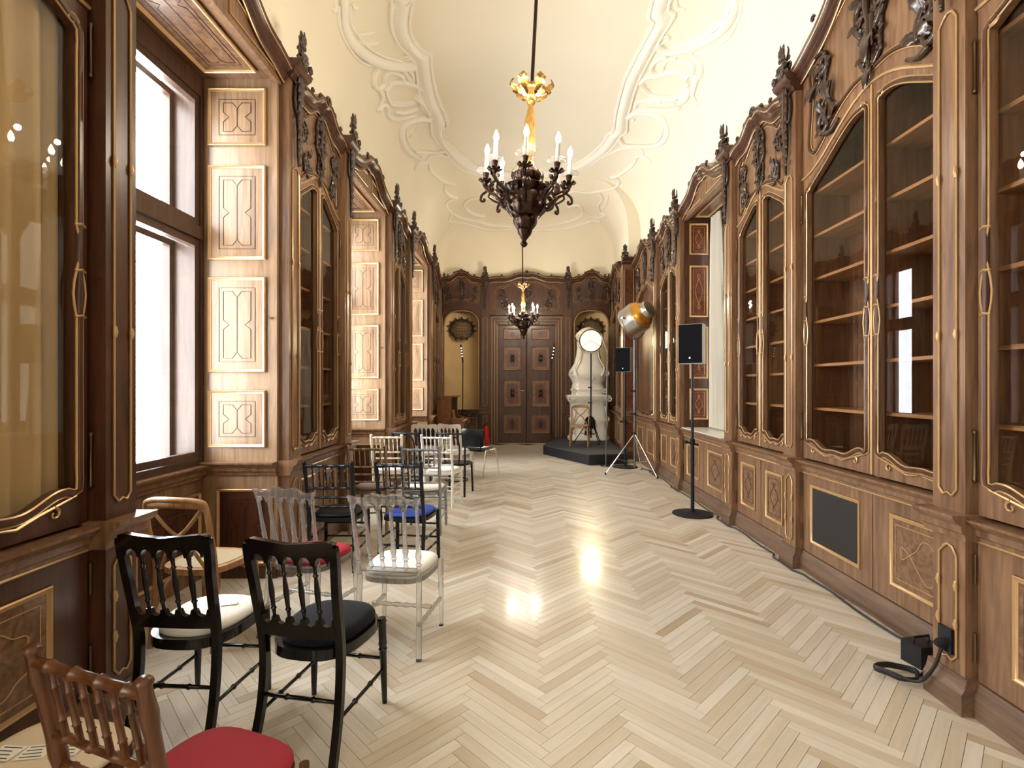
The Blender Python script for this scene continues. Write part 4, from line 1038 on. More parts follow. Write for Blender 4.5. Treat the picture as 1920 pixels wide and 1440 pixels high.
def chiavari(name, fm, sm, label, group=None):
    t = empty(name, (0, 0, 0), 0, label, 'chair', group); xw = .19; fr = M[fm]
    for s in (-1, 1):
        P = [(s * xw * 1.02, BACK(0), 0), (s * xw, BACK(.25), .25), (s * xw, BACK(.44), .44), (s * xw, BACK(.7), .7), (s * (xw + .004), BACK(.92), .92)]
        Q = cat_rom(P, 5); k = len(Q); o = MB(); o.tube(Q, [.0155 + (.004 if i % 4 == 2 else 0) for i in range(k)], 8)
        o.lathe([(.010, 0), (.019, .004), (.020, .014), (.012, .022)], 8, (s * (xw + .004), BACK(.92), .915)); o.build('back_post', fm, t, 50)
        m = MB(); m.turned(*bamboo((s * .195, .185, .0), (s * .19, .18, .44), .0155, 3)); m.build('leg', fm, t, 50)
        for z in (.16, .27):
            m = MB(); m.turned(*bamboo((s * .192, .182, z), (s * .19, BACK(z), z), .009, 3, 6)); m.build('stretcher', fm, t, 50)
    for z in (.19, .31):
        m = MB(); m.turned(*bamboo((-.19, .182, z), (.19, .182, z), .009, 3, 6)); m.build('stretcher', fm, t, 50)
    m = MB(); m.turned(*bamboo((-.19, BACK(.22), .22), (.19, BACK(.22), .22), .009, 3, 6)); m.build('stretcher', fm, t, 50)
    for z, r in ((.895, .013), (.705, .010), (.625, .010), (.545, .010)):
        m = MB(); m.turned(*bamboo((-xw, BACK(z), z), (xw, BACK(z), z), r, 4, 8)); m.build('rail', fm, t, 50)
    for i in range(6):
        x = -.135 + .27 * i / 5; m = MB(); m.turned(*bamboo((x, BACK(.705), .705), (x, BACK(.895), .895), .0075, 2, 6)); m.build('spindle', fm, t, 50)
    seat_ring(.40, .42, .40, .415, .445, 0).build('seat_frame', fm, t, 40)
    cushion(.37, .40, .385, .445, .038, .01).build('cushion', sm, t, 60)
    return t
def arcade(x0, x1, n, z_spring, z_top, steps=6):
    out = []
    for i in range(n):
        a, b = x0 + (x1 - x0) * i / n, x0 + (x1 - x0) * (i + 1) / n; q = (b - a) * .14
        for j in range(steps + 1):
            t = PI * j / steps; out.append(((a + b) / 2 - ((b - a) / 2 - q) * math.cos(t), z_spring + (z_top - z_spring) * math.sin(t) ** .8))
    return out
SPN = [(0, .007), (.04, .011), (.10, .007), (.18, .0085), (.21, .013), (.24, .0085), (.5, .0125), (.7, .0085), (.76, .007), (.79, .012), (.82, .007), (.92, .009), (1, .012)]
def cheltenham(name, fm, sm, label, group=None, velvet=False):
    t = empty(name, (0, 0, 0), 0, label, 'chair', group)
    def lean(v): return (v.x, v.y + BACK(v.z) + .35 * v.x * v.x - .01, v.z)
    for s in (-1, 1):
        P = [(s * .185, BACK(0) - .045, 0), (s * .178, BACK(.2), .2), (s * .178, BACK(.44), .44), (s * .186, BACK(.7), .7), (s * .195, BACK(.86), .86), (s * .192, BACK(.905), .905)]
        Q = cat_rom(P, 5); o = MB(); o.tube(Q, [.024 - .004 * abs(i / len(Q) - .5) for i in range(len(Q))], 4, sq=.8); o.build('back_post', fm, t, 30)
        m = MB(); m.turned((s * .19, .195, 0), (s * .18, .185, .42), [(0, .012), (.3, .016), (.62, .018), (.64, .022), (.66, .017), (.7, .022), (.74, .019), (1, .02)], 10); m.build('leg', fm, t, 50)
        m = MB(); m.turned((s * .186, .19, .17), (s * .178, BACK(.15), .17), [(0, .008), (.3, .009), (.33, .014), (.36, .009), (.64, .009), (.67, .014), (.7, .009), (1, .008)], 8); m.build('stretcher', fm, t, 50)
    for y, z in ((.19, .22), (BACK(.24), .24)):
        m = MB(); m.turned((-.18, y, z), (.18, y, z), [(0, .008), (.3, .009), (.33, .014), (.36, .009), (.64, .009), (.67, .014), (.7, .009), (1, .008)], 8); m.build('stretcher', fm, t, 50)
    top = [(.2 - .4 * i / 16, .93 - .018 * (1 - abs(i - 8) / 8) + (-.012 if i in (0, 16) else 0)) for i in range(17)]
    o = MB(); o.prism(arcade(-.175, .175, 5, .825, .862) + top, -.014, .014); o.xf(lean); o.build('crest_rail', fm, t, 30)
    bot = [(.178 - .356 * i / 8, .50) for i in range(9)]; up = [(x, .588 - (z - .56)) for x, z in arcade(-.17, .17, 5, .56, .592, 4)]
    o = MB(); o.prism(up + bot, -.011, .011); o.xf(lean); o.build('back_rail', fm, t, 30)
    for i in range(4):
        x = -.105 + .07 * i; m = MB(); m.turned((x, 0, .568), (x, 0, .835), SPN, 8); m.xf(lean); m.build('spindle', fm, t, 50)
    seat_ring(.37, .43, .42, .40, .445, .0, 2.8).build('seat_frame', fm, t, 40)
    cushion(.33, .40, .40, .435, .06 if velvet else .05, .015, 2.6).build('cushion', sm, t, 60)
    return t
def ghost(name, sm, label):
    fm = 'acrylic'; t = empty(name, (0, 0, 0), 0, label, 'chair')
    TP = [(0, .009), (.05, .015), (.10, .010), (.16, .012), (.18, .018), (.20, .012), (.24, .013), (.30, .019), (.40, .013), (.44, .016), (.5, .011), (.56, .015), (.6, .011), (.9, .011), (1, .014)]
    def lean(v): return (v.x, v.y + BACK(v.z), v.z)
    for s in (-1, 1):
        o = MB(); Q = cat_rom([(s * .20, BACK(0) - .03, 0), (s * .185, BACK(.22), .22), (s * .18, BACK(.45), .45)], 5); o.tube(Q, .017, 8)
        m0 = len(o.v); o.turned((s * .18, 0, .45), (s * .195, 0, .87), TP, 10); o.xf(lean, m0); o.build('back_post', fm, t, 60)
        m = MB(); m.turned((s * .195, .185, 0), (s * .19, .18, .43), [(0, .011), (.4, .016), (.66, .018), (.68, .013), (.71, .02), (.75, .014), (.78, .02), (1, .02)], 10); m.build('leg', fm, t, 60)
        MB().box(s * .193 - .012, s * .193 + .012, .173, .197, 0, .006).build('foot_pad', 'black_matt', t, 0)
        MB().box(s * .20 - .012, s * .20 + .012, BACK(0) - .042, BACK(0) - .018, 0, .006).build('foot_pad', 'black_matt', t, 0)
        m = MB(); m.turned((s * .19, .18, .18), (s * .185, BACK(.2), .18), [(k / 12, .010 + (.005 if k % 2 else 0)) for k in range(13)], 8); m.build('stretcher', fm, t, 60)
    m = MB(); m.turned((-.19, 0, .20), (.19, 0, .20), [(k / 12, .010 + (.005 if k % 2 else 0)) for k in range(13)], 8); m.build('stretcher', fm, t, 60)
    top = [(.215 - .43 * i / 24, .915 + .022 * bump(1 - 2 * i / 24) + .010 * math.cos(i / 24 * 6 * PI)) for i in range(25)]
    o = MB(); o.prism(arcade(-.195, .195, 5, .845, .885, 7) + top, -.018, .018); o.xf(lean); o.build('crest_rail', fm, t, 30)
    for i in range(4):
        x = -.117 + .078 * i; m = MB(); m.turned((x * .9, 0, .49), (x, 0, .865), TP, 10); m.xf(lean); m.build('spindle', fm, t, 60)
    MB().box(-.175, .175, BACK(.49) - .01, BACK(.49) + .012, .475, .5).build('back_rail', fm, t, 0)
    seat_ring(.38, .42, .40, .405, .435, 0).build('seat_frame', fm, t, 40)
    c = cushion(.36, .41, .385, .437, .05, .01); c.build('cushion', sm, t, 60)
    return t
def crossback(name, label):
    fm = 'oak'; t = empty(name, (0, 0, 0), 0, label, 'chair')
    P = [(-.205, BACK(0), 0), (-.195, BACK(.44), .44), (-.20, BACK(.7), .7), (-.195, BACK(.84), .84), (-.16, BACK(.9), .885), (0, BACK(.9) - .03, .90), (.16, BACK(.9), .885), (.195, BACK(.84), .84), (.20, BACK(.7), .7), (.195, BACK(.44), .44), (.205, BACK(0), 0)]
    MB().tube(cat_rom(P, 6), .017, 8).build('back_hoop', fm, t, 60)
    MB().tube(cat_rom([(-.175, BACK(.86), .862), (0, BACK(.86) - .032, .872), (.175, BACK(.86), .862)], 6), .022, 8, sq=.6).build('crest_rail', fm, t, 60)
    for s in (-1, 1):
        o = MB(); o.tube(cat_rom([(s * .165, BACK(.84) , .84), (s * .06, BACK(.72) - .012, .72), (-s * .06, BACK(.62) - .012, .62), (-s * .15, BACK(.5), .47)], 6), .013, 6, sq=.5); o.build('cross_bar', fm, t, 60)
        MB().tube(cat_rom([(s * .20, .20, 0), (s * .195, .19, .2), (s * .185, .175, .44)], 5), .016, 8).build('leg', fm, t, 60)
        MB().tube(cat_rom([(s * .19, .18, .22), (s * .17, .14, .36), (s * .12, .06, .42), (s * .12, -.06, .42), (s * .17, -.13, .36), (s * .19, BACK(.22), .22)], 6), .010, 6).build('brace', fm, t, 60)
    MB().tube(cat_rom([(-.19, .18, .22), (-.15, .185, .36), (0, .19, .42), (.15, .185, .36), (.19, .18, .22)], 6), .010, 6).build('brace', fm, t, 60)
    seat_ring(.40, .45, .42, .435, .47, 0, 3).build('seat_frame', fm, t, 40)
    seat_ring(.33, .37, .35, .470, .473, 0, 3).build('cane_seat', 'cane', t, 40)
    return t
def bentwood(name, label, group):
    fm = 'black_satin'; t = empty(name, (0, 0, 0), 0, label, 'chair', group)
    for s in (-1, 1):
        MB().tube(cat_rom([(s * .19, BACK(0), 0), (s * .185, BACK(.44), .44), (s * .2, BACK(.7), .7), (s * .2, BACK(.9), .90)], 6), .015, 8).build('back_post', fm, t, 60)
        MB().tube(cat_rom([(s * .18, .2, 0), (s * .17, .17, .44)], 6), .016, 8).build('leg', fm, t, 60)
    MB().tube(cat_rom([(-.2, BACK(.89), .885), (0, BACK(.89) - .03, .885), (.2, BACK(.89), .885)], 6), .014, 8).build('crest_rail', fm, t, 60)
    MB().tube(cat_rom([(-.1, BACK(.46), .46), (-.12, BACK(.7), .7), (-.09, BACK(.82), .82), (0, BACK(.86) - .02, .86), (.09, BACK(.82), .82), (.12, BACK(.7), .7), (.1, BACK(.46), .46)], 6), .011, 8).build('back_loop', fm, t, 60)
    seat_ring(.41, .41, .41, .425, .455, 0, 2.2).build('seat', fm, t, 40)
    P = [(.16 * math.cos(a), .16 * math.sin(a), .2) for a in [2 * PI * k / 24 for k in range(24)]]
    MB().tube(P, .010, 6, True).build('leg_ring', fm, t, 60)
    return t
def conference(name, label, group):
    t = empty(name, (0, 0, 0), 0, label, 'chair', group)
    vs = []; n = 14
    for (z, hw, dy) in ((.50, .19, 0), (.56, .235, .012), (.66, .245, .02), (.76, .235, .012), (.81, .20, 0)):
        for i in range(n + 1):
            u = -1 + 2 * i / n; vs.append((u * hw, -.235 - dy - .09 * (z - .5) + .05 * u * u, z))
    m = n + 1; fs = [(i * m + j, i * m + j + 1, (i + 1) * m + j + 1, (i + 1) * m + j) for i in range(4) for j in range(n)]
    b = MB(); b.add(vs, fs); k = len(vs); b.add([(x, y + .035, z) for x, y, z in vs], fs)
    rim = list(range(m)) + [i * m + n for i in range(1, 5)] + [4 * m + j for j in range(n - 1, -1, -1)] + [i * m for i in range(3, 0, -1)]
    b.f += [(rim[i], rim[(i + 1) % len(rim)], rim[(i + 1) % len(rim)] + k, rim[i] + k) for i in range(len(rim))]
    b.build('backrest', 'black_satin', t, 50)
    cushion(.44, .46, .41, .42, .05, 0, 4).build('seat', 'blackfabric', t, 60)
    MB().box(-.15, .15, -.12, .16, .4765, .480).build('paper', 'paper', t, 0, 'pale sheet on the seat') if False else None
    for s in (-1, 1):
        MB().tube(cat_rom([(s * .27, .23, 0), (s * .255, .15, .40), (s * .25, .10, .44), (s * .25, -.12, .44), (s * .255, -.17, .40), (s * .27, -.27, 0)], 5), .0115, 8).build('leg', 'chrome', t, 60)
        MB().tube(cat_rom([(s * .2, -.1, .43), (s * .2, -.23, .47), (s * .2, -.25, .6)], 5), .010, 6).build('back_bracket', 'black_satin', t, 60)
    for y in (.08, -.1): MB().tube([(-.25, y, .425), (.25, y, .425)], .010, 6).build('crossbar', 'chrome', t, 60)
    return t
def place(t, xl, yl, xr, yr, zt=.92):
    """put a chair so that its two top back corners stand at the measured spots"""
    dx, dy = xr - xl, yr - yl; rz = math.atan2(dy, dx); cx, cy = (xl + xr) / 2, (yl + yr) / 2
    off = -BACK(zt); t.location = (cx - math.sin(rz) * off, cy + math.cos(rz) * off, 0); t.rotation_euler = (0, 0, rz); return t
def tops(t, p, q, z=.92):
    a = at(p[0], p[1], (EYE - z) * F / (p[1] - VY)); b = at(q[0], q[1], (EYE - z) * F / (q[1] - VY)); m = (a + b) / 2; d = (b - a).normalized()
    a, b = m - d * .19, m + d * .19
    return place(t, a.x, a.y, b.x, b.y, z)
G = lambda s: s
tops(chiavari('bamboo_chair', 'bamboo', 'redfabric', 'brown bamboo-style chair with crimson padded seat'), (60, 1222), (270, 1285))
r_ = chiavari('bamboo_chair', 'bamboo', 'creamfabric', 'brown chair whose white seat carries three printed cards'); r_.location = (-1.41, 1.46, 0); r_.rotation_euler = (0, 0, R(-12))
tops(cheltenham('spindle_back_chair', 'black_gloss', 'wfabric', 'glossy black spindle-back chair with white seat pad'), (228, 1002), (384, 1005))
tops(cheltenham('spindle_back_chair', 'black_gloss', 'velvet', 'glossy black spindle-back chair with black velvet seat pad', None, True), (460, 1010), (628, 1020))
x_ = crossback('cross_back_chair', 'oak cross-back chair with cane seat by the window'); x_.location = (-1.98, 3.22, 0); x_.rotation_euler = (0, 0, R(-8))
tops(ghost('clear_chair', 'redfabric', 'clear acrylic chair with red seat pad'), (478, 914), (586, 921), .93)
tops(ghost('clear_chair', 'wfabric', 'clear acrylic chair with white seat pad'), (658, 928), (780, 932), .93)
tops(chiavari('bamboo_chair', 'black_satin', 'blackfabric', 'black bamboo-style chair with black seat pad'), (573, 868), (657, 868))
tops(chiavari('bamboo_chair', 'black_satin', 'bluefabric', 'black bamboo-style chair with royal blue seat pad'), (704, 867), (789, 869))
tops(chiavari('bamboo_chair', 'bronze_paint', 'brownfabric', 'champagne bamboo-style chair with taupe brown seat pad'), (653, 838), (722, 838))
tops(chiavari('bamboo_chair', 'silver', 'wfabric', 'silver grey bamboo-style chair with white seat pad'), (753, 839), (823, 839))
tops(chiavari('bamboo_chair', 'cream_paint', 'wfabric', 'cream bamboo-style chair with white seat pad behind the champagne chair'), (696, 817), (753, 817))
tops(chiavari('bamboo_chair', 'white_paint', 'wfabric', 'white bamboo-style chair with white seat pad behind the silver chair'), (790, 817), (846, 818))
BG = 'black bentwood chairs in one row'
tops(bentwood('bentwood_chair', 'black bentwood chair behind the cream bamboo-style chair', BG), (739, 810), (781, 811), .9)
tops(bentwood('bentwood_chair', 'black bentwood chair with round seat behind the white bamboo-style chair', BG), (818, 811), (871, 812), .9)
tops(cheltenham('spindle_back_chair', 'white_paint', 'redfabric', 'white spindle-back chair with red seat pad'), (777, 796), (813, 796))
tops(cheltenham('spindle_back_chair', 'white_paint', 'wfabric', 'white spindle-back chair with white seat pad beside the conference chairs'), (823, 795), (861, 796))
c_ = conference('conference_chair', 'black conference chair with chrome legs and pale sheet on its seat', 'black conference chairs'); c_.location = (-.80, 9.05, 0); c_.rotation_euler = (0, 0, R(-30))
c_ = conference('conference_chair', 'black conference chair mostly hidden behind the white spindle-back chairs', 'black conference chairs'); c_.location = (-1.62, 9.35, 0); c_.rotation_euler = (0, 0, R(-5))
c_ = crossback('cross_back_chair', 'oak cross-back chair standing on the black stage'); c_.location = (1.25, 11.55, .205); c_.rotation_euler = (0, 0, R(170)); stage_chair = c_
# papers lying on seats
def sheet(label, x, y, z, rz, w, h, lines=0, tilt=0):
    o = empty('paper_card', (x, y, z), rz, label, 'paper'); o.rotation_euler = (tilt, 0, rz)
    MB().box(-w / 2, w / 2, -h / 2, h / 2, 0, .0015).build('sheet', 'paper', o, 0)
    if lines:
        m = MB()
        for i in range(lines):
            yy = -h * .36 + h * .72 * i / max(1, lines - 1); m.box(-w * .38, w * (.38 - .22 * ((i * 7) % 3) / 2), yy - .0016, yy + .0016, .0015, .002)
        m.build('print', 'ink', o, 0)
    return o
def seat_pt(t, dx, dy, z):
    a = t.rotation_euler[2]; return t.location.x + dx * math.cos(a) - dy * math.sin(a), t.location.y + dx * math.sin(a) + dy * math.cos(a), t.location.z + z
chairs = {o['label']: o for o in COL.objects if o.parent is None and o.get('category') == 'chair'}
bt_ = chairs['brown chair whose white seat carries three printed cards']
for k, (dx, dy, a) in enumerate(((-.09, .0, 8), (-.01, .022, 20), (.07, .055, 14))):
    sheet('printed white card on the brown chair, %s of three' % ('first', 'middle', 'last')[k] if False else ['printed card on the brown chair seat at the open end', 'printed card on the brown chair seat between two cards', 'printed card on the brown chair seat nearest its back spindles'][k], *seat_pt(bt_, dx, dy, .4895), bt_.rotation_euler[2] + R(a), .075, .06, 4)
bw = chairs['glossy black spindle-back chair with white seat pad']
sheet('small folded white note on the black chair seat', *seat_pt(bw, .07, .06, .4925), R(20), .07, .045)
cf = chairs['black conference chair with chrome legs and pale sheet on its seat']
sheet('pale sheet lying on the conference chair', *seat_pt(cf, 0, .0, .4772), cf.rotation_euler[2], .3, .21)
# ------------------------------------------------------------------ chandeliers
def chandelier(label, loc, rz, tilt, rod_top):
    """origin at the lower tip; eight arms with candles, gilt stem and leaf canopy"""
    root = empty('chandelier', loc, rz, label, 'chandelier', 'bronze chandeliers on the hall axis'); root.rotation_euler = (0, tilt, rz)
    MB().lathe([(.003, 0), (.02, .01), (.03, .03), (.015, .05), (.028, .07), (.05, .10), (.06, .13), (.04, .16), (.05, .18), (.09, .21), (.075, .235), (.12, .27), (.15, .33), (.16, .38), (.13, .42), (.15, .445), (.17, .46), (.13, .48), (.08, .50), (.10, .53), (.11, .56), (.07, .60), (.05, .62)], 20).build('body', 'bronze', root, 50)
    fo = MB()
    for i in range(10):
        a = 2 * PI * i / 10
        for z, r, l in ((.16, .055, .10), (.26, .11, .13), (.40, .14, .10), (.50, .09, .10)):
            st = len(fo.v); fo.leaf((0, 0), R(90), l, l * .34, .5)
            fo.xf(lambda v: (math.cos(a) * (r - v.y) - math.sin(a) * v.x, math.sin(a) * (r - v.y) + math.cos(a) * v.x, z + v.z - .02), st)
    fo.build('leafwork', 'bronze', root, 50)
    MB().lathe([(.045, .60), (.05, .64), (.03, .67), (.045, .70), (.04, .73), (.055, .76), (.045, .80), (.05, .84), (.035, .88), (.045, .93), (.04, .97), (.03, 1.02), (.022, 1.08), (.028, 1.10), (.035, 1.11), (.02, 1.13)], 16).build('stem', 'gold', root, 50)
    cn = MB(); cn.lathe([(.02, 1.12), (.05, 1.14), (.06, 1.16), (.03, 1.18), (.045, 1.20), (.05, 1.23), (.02, 1.26)], 16)
    for i in range(14):
        a = 2 * PI * i / 7
        for z, r, l in (((1.17, .03, .17),) if i < 7 else ((1.14, .03, .12),)):
            a += 0 if i < 7 else PI / 7
            st = len(cn.v); cn.leaf((0, 0), R(90), l, l * .27, .9)
            cn.xf(lambda v: (math.cos(a) * (r - v.y * 1.3) - math.sin(a) * v.x, math.sin(a) * (r - v.y * 1.3) + math.cos(a) * v.x, z + v.z * .62), st)
    cn.build('canopy', 'gold', root, 50)
    MB().tube([(0, 0, 1.2), (0, 0, rod_top)], .014, 8).build('rod', 'bronze', root, 50)
    arm = MB(); arm.tube(cat_rom([(.10, 0, .33), (.17, 0, .31), (.21, 0, .37), (.25, 0, .40), (.30, 0, .43), (.325, 0, .47), (.30, 0, .50)], 5), [.020 - .009 * i / 30 for i in range(31)], 7)
    arm.tube(cat_rom([(.31, 0, .42), (.345, 0, .39), (.35, 0, .35), (.325, 0, .345), (.325, 0, .365)], 4), .010, 6)
    arm.tube(cat_rom([(.18, 0, .33), (.24, 0, .345), (.29, 0, .38), (.28, 0, .41)], 4), .008, 6)
    for x, z, q in ((.2, .36, .06), (.26, .41, .06), (.30, .45, .06)):
        for s in (40, 140): arm.leaf((x, z), R(s), q, .02, .4)
    arm = arm.mesh('arm', 'bronze', 50)
    cup = MB(); cup.lathe([(.012, .47), (.02, .49), (.03, .50), (.016, .515), (.022, .54), (.026, .56), (.02, .565)], 12, (.32, 0, 0))
    for i in range(8):
        a = 2 * PI * i / 8; st = len(cup.v); cup.leaf((0, 0), R(90), .05, .018, .9); cup.xf(lambda v: (.32 + math.cos(a) * (.012 - v.y * 1.4) - math.sin(a) * v.x, math.sin(a) * (.012 - v.y * 1.4) + math.cos(a) * v.x, .49 + v.z * .5), st)
    cup = cup.mesh('candle_cup', 'bronze', 50)
    pan = MB().lathe([(.015, .565), (.05, .567), (.072, .575), (.074, .579), (.05, .571), (.015, .569)], 18, (.32, 0, 0)).mesh('drip_pan', 'acrylic', 50)
    can = MB().lathe([(.015, .565), (.0145, .70), (.008, .703)], 10, (.32, 0, 0)).mesh('candle', 'candle', 50)
    fl = MB().lathe([(.006, .70), (.016, .714), (.021, .735), (.014, .760), (.003, .785)], 10, (.32, 0, 0)).mesh('flame_bulb', 'flame', 50)
    for i in range(8):
        a = 2 * PI * i / 8 + R(11)
        ar = link('arm', arm, root, None, (0, 0, 0), (0, 0, a))
        link('candle_cup', cup, ar); link('drip_pan', pan, ar); link('candle', can, ar); link('flame_bulb', fl, ar)
    l = bpy.data.lights.new('candle_light', 'POINT'); l.energy = 13; l.color = (1.0, .87, .70); l.shadow_soft_size = .02
    for i in range(8):
        a = 2 * PI * i / 8 + R(11) + rz
        o = bpy.data.objects.new('candle_light', l); COL.objects.link(o); o.location = (loc[0] + .32 * math.cos(a), loc[1] + .32 * math.sin(a), loc[2] + .82)
    return root
Y1c, Y2c = 3.95, 11.6
chandelier('bronze chandelier with gilt leaf canopy above the front chairs', at(982, 464, Y1c), R(-14), R(3), 3.40)
chandelier('bronze chandelier hanging before the double door', at(982, 636, Y2c), R(30), R(-1), 3.38)

# ------------------------------------------------------------------ stage, stove, lamps
st = empty('stage', (0, 0, 0), 0, 'low black carpeted stage in the stove corner', 'stage')
poly = [(.43, 11.65), (1.27, 10.02), (2.06, 10.20), (2.07, 11.4), (2.13, 13.43), (.85, 13.43)]
MB().prism_z(poly, .19, .205).build('deck', 'podium', st, 0)
MB().prism_z([(x * .997 + .003, y) for x, y in poly], 0, .19).build('skirt', 'skirt', st, 0)
sv = empty('tile_stove', (1.62, 13.01, 0.003), 0, 'white rococo tiled stove in its niche behind the stage', 'stove')
MB().lathe([(.52, .2), (.53, .26), (.48, .32), (.47, .62), (.50, .72), (.46, .78), (.47, 1.10), (.50, 1.16), (.56, 1.24), (.58, 1.30), (.55, 1.33)], 32, (0, 0, 0), 1, .72, 4).build('fire_box', 'white_tile', sv, 45)
MB().lathe([(.44, 1.32), (.42, 1.40), (.46, 1.46), (.43, 1.50), (.40, 1.62), (.44, 1.72), (.50, 1.82), (.49, 1.92), (.42, 2.02), (.36, 2.12), (.31, 2.30), (.28, 2.5), (.27, 2.68), (.30, 2.76), (.33, 2.82), (.30, 2.88), (.24, 2.94), (.16, 3.0), (.03, 3.05)], 32, (0, 0, 0), 1, .72, 3).build('upper_body', 'white_tile', sv, 45)
o = MB()
for s in (-1, 1):
    for z, r, x in ((1.22, .07, .48), (1.86, .08, .42), (2.8, .05, .26), (.72, .06, .43), (1.42, .06, .38)):
        o.tube([(a, -.34 if z < 1.35 else -.28 - .0 * z, b) for a, b in spiral(s * x, z, r, R(90), -s * 1.2)], [.022 - .001 * i for i in range(14)], 6)
    o.tube(cat_rom([(s * .42, -.36, 1.18), (s * .30, -.37, 1.26), (s * .12, -.38, 1.22), (0, -.38, 1.30)], 5), .02, 6)
    o.tube(cat_rom([(s * .4, -.35, .35), (s * .43, -.35, .7), (s * .38, -.36, 1.05)], 5), .02, 6)
    o.tube(cat_rom([(s * .22, -.24, 2.6), (s * .25, -.27, 2.25), (s * .36, -.33, 2.0), (s * .30, -.34, 1.8)], 5), .02, 6)
for a in range(5): o.leaf((0, 1.72), R(30 + 30 * a), .13, .04, .3, y=-.33); o.leaf((0, 2.7), R(30 + 30 * a), .09, .03, .3, y=-.2)
o.build('relief_scrolls', 'white_tile', sv, 60)
sd = MB().prism([(-.13, .50), (.13, .50), (.13, .70), (.08, .78), (0, .81), (-.08, .78), (-.13, .70)], -.365, -.33).build('fire_door', 'bronze', sv, 20)
MB().box(-.13, .05, -.36, -.33, .34, .44).build('vent_opening', 'black_matt', sv, 0)
def tripod(root, h, spread, mat='alu', leg_h=.75, rz=0, matp=None):
    MB().tube([(0, 0, .12), (0, 0, h)], .018, 10).build('column', matp or mat, root, 60)
    MB().tube([(0, 0, h * .62), (0, 0, h)], .013, 8).build('inner_column', 'grey_metal', root, 60)
    for z in (leg_h, h * .45, h * .62):
        m = MB(); m.lathe([(.02, -.025), (.03, -.02), (.03, .02), (.02, .025)], 10, (0, 0, z)); m.tube([(0, 0, z), (-.07, 0, z)], [.01, .016], 6); m.build('collar', 'black_satin', root, 50)
    for k in range(3):
        a = rz + 2 * PI * k / 3; e = (spread * math.cos(a), spread * math.sin(a), .01)
        l = MB().tube([(0, 0, leg_h), e], .012, 8).build('leg', mat, root, 60)
        MB().tube([(0, 0, .2), (e[0] * .62, e[1] * .62, leg_h * .38)], .008, 6).build('brace', 'grey_metal', l, 60)
        MB().lathe([(.012, -.01), (.016, .0), (.014, .03)], 8, e).build('rubber_foot', 'black_matt', l, 50)
def film_lamp(root, z, aim, elev, rad, lit):
    """big drum reflector in a U-shaped yoke; aim = heading of the open front"""
    ca, sa = math.cos(aim), math.sin(aim); ce, se = math.cos(elev), math.sin(elev)
    def T(v):  # local: x across, y forward (open side), z up
        y = v.y * ce - v.z * se; zz = v.y * se + v.z * ce
        return (v.x * ca - y * sa, v.x * sa + y * ca, z + zz)
    hd = MB(); hd.lathe([(rad * 1.02, 0), (rad * 1.05, .015), (rad, .03), (rad, .24), (rad * .93, .27), (rad * .9, .26), (rad * .95, .03), (rad * .95, .0)], 32, cap=False)
    hd.xf(lambda v: T(Vector((v.x, .13 - v.z, v.y)))); hd.build('drum', 'alu', root, 50)
    bk = MB(); bk.lathe([(rad * .93, .26), (rad * .86, .32), (rad * .72, .37), (rad * .55, .40), (rad * .52, .44), (rad * .35, .445), (.002, .45)], 28); bk.xf(lambda v: T(Vector((v.x, .13 - v.z, v.y)))); bk.build('reflector_back', 'amber', root, 50)
    cap = MB(); cap.lathe([(rad * .56, .40), (rad * .58, .46), (rad * .5, .49), (.002, .495)], 20); cap.xf(lambda v: T(Vector((v.x, .13 - v.z, v.y)))); cap.build('rear_cap', 'alu', root, 50)
    ln = MB(); ln.lathe([(rad * .95, .03), (rad * .6, .012), (.003, .006)], 28); ln.xf(lambda v: T(Vector((v.x, .13 - v.z, v.y)))); ln.build('lens', 'lamp_lit' if lit else 'candle', root, 50)
    sp = MB()
    for k in range(3):
        a = R(90 + 120 * k); sp.tube([T(Vector((0, .14, 0))), T(Vector((rad * math.cos(a), .14, rad * math.sin(a))))], .006, 5)
    sp.build('spider_wire', 'grey_metal', root, 50)
    yk = MB(); q = rad * 1.22
    P = [(q * math.cos(t), 0, q * 1.0 * math.sin(t)) for t in [R(-6 - 168 * i / 20) for i in range(21)]]
    yk.tube([(x * ca, x * sa, z + zz) for x, y, zz in P], .014, 8, sq=.6)
    for s in (-1, 1): yk.tube([(s * rad * ca, s * rad * sa, z), (s * q * 1.04 * ca, s * q * 1.04 * sa, z)], .022, 8)
    yk.build('yoke', 'alu', root, 50)
l1 = empty('film_lamp', (1.575, 12.1, .205), 0, 'lit round film lamp on a stand on the stage', 'floor lamp')
tripod(l1, 2.12, .40, 'black_satin', .62, R(50)); film_lamp(l1, 2.43, PI + R(-8), R(-12), .262, True)
pl = bpy.data.lights.new('film_lamp_light', 'SPOT'); pl.energy = 90; pl.color = (1, .82, .5); pl.spot_size = R(110); pl.shadow_soft_size = .2
po = bpy.data.objects.new('film_lamp_light', pl); COL.objects.link(po); po.location = (1.54, 11.8, 2.6); po.rotation_euler = (R(72), 0, R(172))
l2 = empty('film_lamp', (1.94, 9.0, 0), 0, 'unlit round film lamp on a chrome tripod by the bookcase', 'floor lamp')
tripod(l2, 2.36, .52, 'chrome', .72, R(184), 'grey_metal'); film_lamp(l2, 2.72, R(40), R(-28), .275, False)
